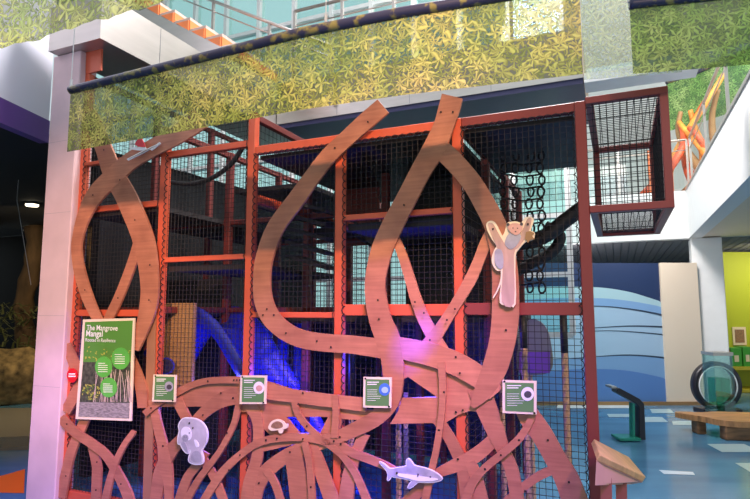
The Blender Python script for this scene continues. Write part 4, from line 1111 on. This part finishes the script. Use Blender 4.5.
# slanted wooden reading rail beside the structure
ws = thing('reading_rail', ypt(622, 470, 2.75) * 1, 'slanted wooden reading rail on red brown legs beside the frame', 'reading rail')
ws.location.z = 0
Yw = 2.75
k0, k1, k2, k3 = ypt(594, 439, 3.05), ypt(629, 457, 3.2), ypt(646, 477, 2.85), ypt(600, 455, 2.65)
nrm = (k1 - k0).cross(k3 - k0).normalized()
if nrm.z < 0: nrm = -nrm
MB().plate([k0, k1, k2, k3], -nrm * .03).build('board', 'stand_wood', ws, bevel=.003)
e = -nrm * .031
MB().plate([k3 + e, k2 + e, k2 + e - UP * .015 - U * .05, k3 + e - UP * .11 - U * .01], N * .015).build('side_panel', 'stand_side', ws)
for px, py, yy in ((621, 470, 2.84), (606, 476, 2.76)):
    p = ypt(px, py, yy); MB().bar(p, (p.x - .03, p.y - .02, 0.0), .035, .05).build('leg', 'stand_leg', ws)

# ================================================================== DARK GALLERY ON THE LEFT
def boulder(name, c, rx, ry, rz, seed, mat, label, cat):
    bm = bmesh.new(); bmesh.ops.create_icosphere(bm, subdivisions=3, radius=1); r = random.Random(seed)
    ph = [r.uniform(0, 6) for _ in range(6)]
    for v in bm.verts:
        p = v.co; d = 1 + .13 * math.sin(3 * p.x + ph[0]) * math.cos(3 * p.y + ph[1]) + .10 * math.sin(5 * p.z + ph[2]) + .07 * math.sin(8 * p.x + ph[3]) * math.sin(7 * p.z + ph[4])
        v.co = Vector((p.x * rx * d, p.y * ry * d, max(0, (p.z * d + .75)) * rz))
    me = bpy.data.meshes.new(name); bm.to_mesh(me); bm.free()
    for p in me.polygons: p.use_smooth = True
    me.materials.append(MAT[mat]); o = bpy.data.objects.new(name, me); COL.objects.link(o); o.location = c
    return tag(o, label, cat)
g = floorpt(6, 406); g.z = 0
boulder('boulder', g + Vector((-.2, .3, 0)), .62, .5, .58, 2, 'rock', 'large brown boulder lit warm in the dark gallery', 'rock')
boulder('boulder', g + Vector((.80, .45, 0)), .26, .26, .40, 5, 'rock', 'smaller brown boulder in shade beside the column', 'rock')
boulder('boulder', g + Vector((-1.75, .5, 0)), .6, .45, .6, 9, 'rock', 'brown boulder at the gallery edge beyond the large boulder', 'rock')
for k, (dx, dy, r, h) in enumerate(((-.55, 1.3, .17, zp), (.12, 1.3, .15, zp), (.66, 1.3, .09, zp), (-1.5, 1.35, .20, zp))):
    pts = [g + Vector((dx + .08 * math.sin(q_ * 1.3 + k), dy, h * q_ / 7)) for q_ in range(8)]
    o = MB().tube([tuple(p) for p in spline([tuple(p) for p in pts], 3)], [r * (1.5 - .5 * min(1, q_ / 8) + .12 * math.sin(q_ * 1.9 + k)) for q_ in range(22)], 14).build('tree_trunk', 'trunk_brown', None, True)
    tag(o, ('thick brown trunk rising behind the large boulder', 'knotted brown trunk between the boulders', 'slim brown trunk nearest the concrete column', 'broad brown trunk at the far gallery edge')[k], 'tree trunk')
m = MB(); r = random.Random(11)
for k in range(260):
    b = g + Vector((r.uniform(-.9, .9), r.uniform(.78, .95), r.uniform(.7, 1.75))); a = r.uniform(0, 6.28)
    m.bar(b, b + Vector((.16 * math.cos(a), .05, .14 * math.sin(a) - .05)), .03, .006)
o = stuff(m.build('fern_tangle', 'fern')); tag(o, 'tangle of dry fern and roots above the boulders', 'foliage')
for px, py, lab_ in ((32, 206, 'larger glowing downlight under the black gallery ceiling close to the column'), (29, 231, 'dimmer far downlight deep under the black gallery ceiling')):
    p = floorpt(px, py, zp - .03)
    o = thing('ceiling_lamp', p, lab_, 'lamp', 'gallery downlights')
    MB().tube([p, p + UP * .02], .09, 16).build('lens', 'lamp_glow', o); MB().tube([p + UP * .021, p + UP * .05], .11, 16).build('housing', 'black_metal', o)
a, b = ypt(17, 200, 7), ypt(31, 285, 7)
MB().tube([Vector((a.x, a.y, zp + .02)), a, b], .004, 5)
o = tag(MB().tube([Vector((a.x, a.y, zp + .02)), a, b], .004, 5).build('gallery_cable', 'wire'), 'thin slack cable hanging in the dark gallery', 'cable')
